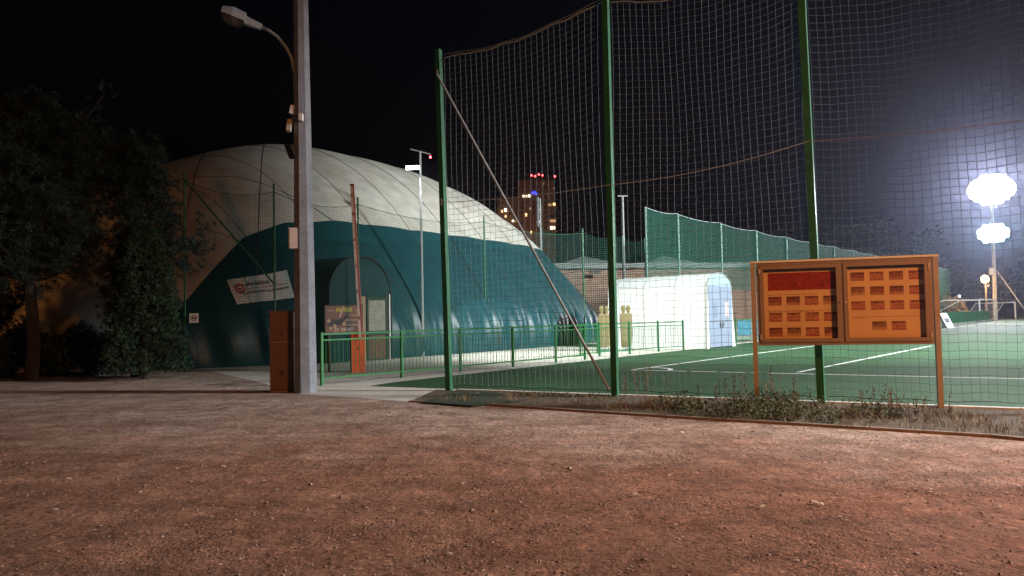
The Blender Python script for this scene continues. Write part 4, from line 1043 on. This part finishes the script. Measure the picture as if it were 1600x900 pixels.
tb_ = xy(at(226, 586, 20.4)); th = thing('thuja', 'dense conical green thuja at the foot of the slimmer pine', 'tree', tb_)
mb = MB(); mb.tube([tb_, tb_ + Z * 3.6], [.09, .02], 6); mb.build('trunk', BARK, th)
cr = MB(); HTt = 4.1
for _ in range(4200):
    f = rnd() ** .8; z = .12 + (HTt - .12) * f; R_ = .86 * (1 - f ** 1.9) ** .8 + .05
    a = U(0, 6.28); rr = R_ * (1 - .55 * rnd() ** 2) * (1 + .16 * math.sin(3 * a + z * 2.2) + .10 * math.sin(7 * a - z * 5))
    c = tb_ + V((math.cos(a) * rr, math.sin(a) * rr, z)); o_ = V((math.cos(a), math.sin(a), 1.1))
    tuft(cr, c, U(.09, .18), 14, o_ * .8, .012)
cr.build('crown', LEAFT, th)
def bush(label, base, rx, rz, n, M_, name='shrub', cat='shrub', w=.05, r=.22, group=None):
    t = thing(name, label, cat, base, group); mb = MB(); mb.tube([base, base + Z * rz * 1.0], [.06, .02], 5); mb.build('stem', BARK, t)
    cr = MB()
    for _ in range(n):
        a = V((random.gauss(0, 1), random.gauss(0, 1), random.gauss(0, 1))).normalized() * rnd() ** .4
        c = base + V((a.x * rx, a.y * rx, rz * (1 + a.z) * .98 + .05)) + V((0, 0, .2 * math.sin(a.x * 5 + a.y * 4)))
        tuft(cr, c, r, 8, None, w)
    cr.build('crown', M_, t); return t
for x, D, rx, rz, lb in ((20, 22.6, 1.5, .72, 'dark shrub under the large pine, nearest the left edge'), (105, 22.8, 1.4, .66, 'dark shrub between the large pine and the thuja, left one'), (165, 22.9, 1.0, .6, 'low dark shrub directly left of the thuja')):
    bush(lb, xy(at(x, 580, D)), rx, rz, 900, LEAFP, group='dark shrubs under the pines', r=.2, w=.03)
# far trees
def far_tree(label, px, D, ytop, rx, seedv):
    random.seed(seedv); b = xy(at(px, 480, D)); H = at(px, ytop, D).z
    t = thing('broadleaf_tree', label, 'tree', b, 'dark trees beyond the pitch')
    tk = MB(); tk.tube([b, b + Z * H * .5, b + Z * H * .9], [.35, .22, .05], 6)
    cr = MB()
    for i in range(16):
        a = U(0, 6.28); e_ = b + V((math.cos(a) * rx * U(.4, .9), math.sin(a) * rx * U(.4, .9), H * U(.45, .95))); s = b + Z * H * U(.3, .6)
        tk.tube([s, s.lerp(e_, .5) + Z * .4, e_], [.14, .09, .03], 5)
        for _ in range(34):
            c = e_ + V((random.gauss(0, rx * .2), random.gauss(0, rx * .2), random.gauss(0, rx * .18))); tuft(cr, c, .55, 5, None, .14)
    tk.build('trunk', BARK, t); cr.build('crown', LEAFP, t)
for px, D, yt, rx, lb in ((1110, 118, 372, 4.5, 'faint dark tree above the green fence, left of the third post'), (1225, 126, 352, 5.5, 'faint dark tree just left of the third green post'), (1330, 130, 338, 6.5, 'faint dark tree above the right half of the notice board'), (1410, 136, 350, 6, 'faint dark tree left of the floodlights'), (1480, 140, 405, 4, 'small dark tree behind the end of the green fence'), (1585, 150, 415, 6, 'dark tree right of the floodlight mast')):
    far_tree(lb, px, D, yt, rx, int(px))
random.seed(23)
bush('pale lit shrub behind the low green fence', xy(at(1484, 490, 100)), 2.2, 1.6, 260, mat('lamplit_leaves', (.20, .15, .06), .8, var=.5, vscale=2), w=.12, r=.4)  # lamplight on the shrub is put into its yellow leaf colour
# ------------------------------------------------------------------ weeds
wd = MB(); dr_ = MB(); tl = MB()
def leaf(mb, c, d, L_, w):
    s = d.cross(Z); s = s.normalized() * w if s.length > .01 else V((w, 0, 0))
    mb.face([c, c + d * L_ * .5 + s, c + d * L_, c + d * L_ * .5 - s])
def vpos(u):         # along the verge, u in metres from the first post
    p_ = NA + nd * u; e_ = min(range(len(ed) - 1), key=lambda i: abs((ed[i] + ed[i + 1]).dot(nd) / 2 - p_.dot(nd)))
    a, b = ed[e_], ed[e_ + 1]; t_ = (p_.dot(nd) - a.dot(nd)) / max(.01, (b - a).dot(nd)); q_ = a.lerp(b, max(-.3, min(1.3, t_)))
    return p_, q_
clumps = [(U(4.4, 8.3), U(.25, .9), U(.5, 1.3)) for _ in range(24)] + [(U(5.0, 7.2), U(.3, .85), U(.9, 1.6)) for _ in range(19)]
for u0_, f0_, sz in clumps:
    for _ in range(int(24 * sz)):
        u = u0_ + random.gauss(0, .13 * sz); p_, q_ = vpos(u); f = min(.97, max(.12, f0_ + random.gauss(0, .13))); c = p_.lerp(q_, f)
        h = abs(random.gauss(.10, .07)) * sz + .02; tip = V((random.gauss(0, .3), random.gauss(0, .3), 1)).normalized() * h
        wd.tube([c, c + tip], .002, 3, False)
        for k in range(random.randint(5, 11)):
            a = U(0, 6.28); d = V((math.cos(a), math.sin(a), U(-.2, 1.1))).normalized()
            leaf(wd, c + tip * U(.15, 1.0), d, U(.025, .07) * (.7 + .3 * sz), U(.007, .017))
tufts = [(U(.9, 10.4), U(.15, 1.0)) for _ in range(420)]
for u0_, f0_ in tufts:
    if u0_ < 4 and rnd() < .55: continue
    for _ in range(random.randint(8, 26)):
        u = u0_ + random.gauss(0, .05); p_, q_ = vpos(u); c = p_.lerp(q_, min(1.02, max(.08, f0_ + random.gauss(0, .05))))
        a = U(0, 6.28); d = V((math.cos(a), math.sin(a), U(.4, 2.4))).normalized(); leaf(dr_, c, d, U(.04, .17), .0032)
for _ in range(500):
    u = U(1.6, 3.6) + random.gauss(0, .2); p_, q_ = vpos(u); c = p_.lerp(q_, U(.03, .28)); a = U(0, 6.28); d = V((math.cos(a), math.sin(a), U(.4, 1.8))).normalized(); leaf(wd, c, d, U(.04, .10), .008)
for _ in range(56):
    u = random.choice((4.3, 5.7, 6.0, 6.3, 7.6, 8.2)) + random.gauss(0, .28); p_, q_ = vpos(u); c = p_.lerp(q_, U(.25, .6)); h = U(.3, .62) if u < 6.8 else U(.2, .4)
    tipd = V((U(-.12, .12), U(-.12, .12), 1)); tl.tube([c, c + tipd * h * .5, c + tipd * h + V((U(-.05, .05), 0, 0))], .0035, 3, False)
    for k in range(16):
        s = c + tipd * h * U(.35, 1.0); a = U(0, 6.28); d = V((math.cos(a), math.sin(a), U(.3, 1.4))).normalized(); leaf(tl, s, d, U(.02, .06), .007)
tag(wd.build('weeds', mat('weed_leaves', (.075, .11, .03), .8, var=.5, vscale=4, col2=(.085, .055, .026))), 'low leafy green weeds growing along the foot of the net and notice board', 'weeds', kind='stuff')
tag(dr_.build('dry_grass', mat('dry_grass', (.20, .15, .065), .85, var=.5, vscale=3)), 'short dry yellowish grass along the verge', 'grass', kind='stuff')
tag(tl.build('tall_weeds', mat('reddish_stalks', (.24, .14, .085), .85, var=.4, vscale=4)), 'tall thin reddish seed stalks standing among the weeds by the board', 'weeds', kind='stuff')
# ------------------------------------------------------------------ haze, added to give the floodlights their glare glow
hz = MB(); x0, x1, y0, y1, z0, z1 = -120, 190, -30, 420, -1.0, 75
hz.add([(x, y, z) for x in (x0, x1) for y in (y0, y1) for z in (z0, z1)], [(0, 1, 3, 2), (4, 6, 7, 5), (0, 4, 5, 1), (2, 3, 7, 6), (0, 2, 6, 4), (1, 5, 7, 3)])
HZM = bpy.data.materials.new('haze'); HZM.use_nodes = True
hn_, hl_ = HZM.node_tree.nodes, HZM.node_tree.links
hn_.remove(hn_['Principled BSDF']); pvv = hn_.new('ShaderNodeVolumePrincipled'); pvv.inputs['Color'].default_value = (.62, .66, 1, 1); pvv.inputs['Density'].default_value = .00036; pvv.inputs['Anisotropy'].default_value = .86
hl_.new(pvv.outputs[0], hn_['Material Output'].inputs['Volume'])
tag(hz.build('haze', HZM), 'thin haze added to spread the floodlight glare around the pitch', 'haze', kind='stuff')
# ------------------------------------------------------------------ sky and lamps
w = bpy.data.worlds.new('World'); SC.world = w; w.use_nodes = True
N, L = w.node_tree.nodes, w.node_tree.links
sky = N.new('ShaderNodeTexSky'); sky.sky_type = 'NISHITA'; sky.sun_disc = False
sky.sun_elevation = math.radians(-4.0); sky.sun_rotation = math.radians(120)
bg = N['Background']; bg.inputs['Strength'].default_value = .10
tn_ = N.new('ShaderNodeMix'); tn_.data_type = 'RGBA'; tn_.blend_type = 'MULTIPLY'; tn_.inputs[0].default_value = 1; tn_.inputs[7].default_value = (.62, .66, 1, 1)
L.new(sky.outputs[0], tn_.inputs[6]); L.new(tn_.outputs[2], bg.inputs['Color'])
def lamp(name, kind, loc, col, power, target=None, size=.5, angle=None, blend=.5):
    l = bpy.data.lights.new(name, kind); l.color = col; l.energy = power
    if kind in ('POINT', 'SPOT'): l.shadow_soft_size = size
    if kind == 'SPOT': l.spot_size = math.radians(angle); l.spot_blend = blend
    o = bpy.data.objects.new(name, l); COL.objects.link(o); o.location = loc
    if target is not None: o.rotation_euler = (V(target) - V(loc)).to_track_quat('-Z', 'Y').to_euler()
    return o
COOL = (.92, 1, .97)
lamp('pitch_floodlight', 'SPOT', (27, 9, 18), COOL, 210000, (12, 36, 1.5), 1.4, 69, 1.0)
lamp('pitch_floodlight_long', 'SPOT', (27, 9, 18), COOL, 260000, (40, 66, 0), 1.0, 64, 1.0)
lamp('yard_floodlight', 'SPOT', (27, 9, 13.4), (.95, .97, 1), 84000, (4.2, 10.4, 0), 1.8, 50, 1.0)
lf0 = at(644.5, 262, 29.4)
lamp('pole_lamp', 'SPOT', lf0, (.95, 1, .97), 6600, (5.5, 28.5, 0), .25, 100, .9)
lamp('far_mast_upper', 'SPOT', at(1549, 297, MD) + aim * 1.5, (1, .98, 1), 34000, (6, 14, 0), 1.5, 50, .8)
lamp('far_mast_lower', 'SPOT', at(1552, 365, MD) + aim * 1.5, (.7, 1, .98), 13000, (6, 14, 0), 1.2, 50, .8)
lamp('yard_sodium_lamp', 'SPOT', (9, 0, 6.5), (1, .36, .10), 5600, (4.6, 10, 1), .2, 108, 1.0)
lamp('side_sodium_lamp', 'POINT', (-21, 22.5, 6), (1, .38, .09), 300, size=.25)
lamp('far_street_lamp', 'POINT', at(1539, 436, SD) - Z * .7 - V((0, .6, 0)), (1, .45, .15), 2600, size=.3)
lamp('tower_fill_light', 'POINT', at(800, 470, HD - 45), (1, .55, .28), 22000, size=2)  # added fill with no lamp in view, brightens the tower walls
SC.view_settings.view_transform = 'Standard'; SC.view_settings.look = 'None'; SC.view_settings.gamma = 1; SC.view_settings.exposure = 0
SC.cycles.max_bounces = 6; SC.cycles.transparent_max_bounces = 16; SC.cycles.sample_clamp_indirect = 4
SC.cycles.use_denoising = True
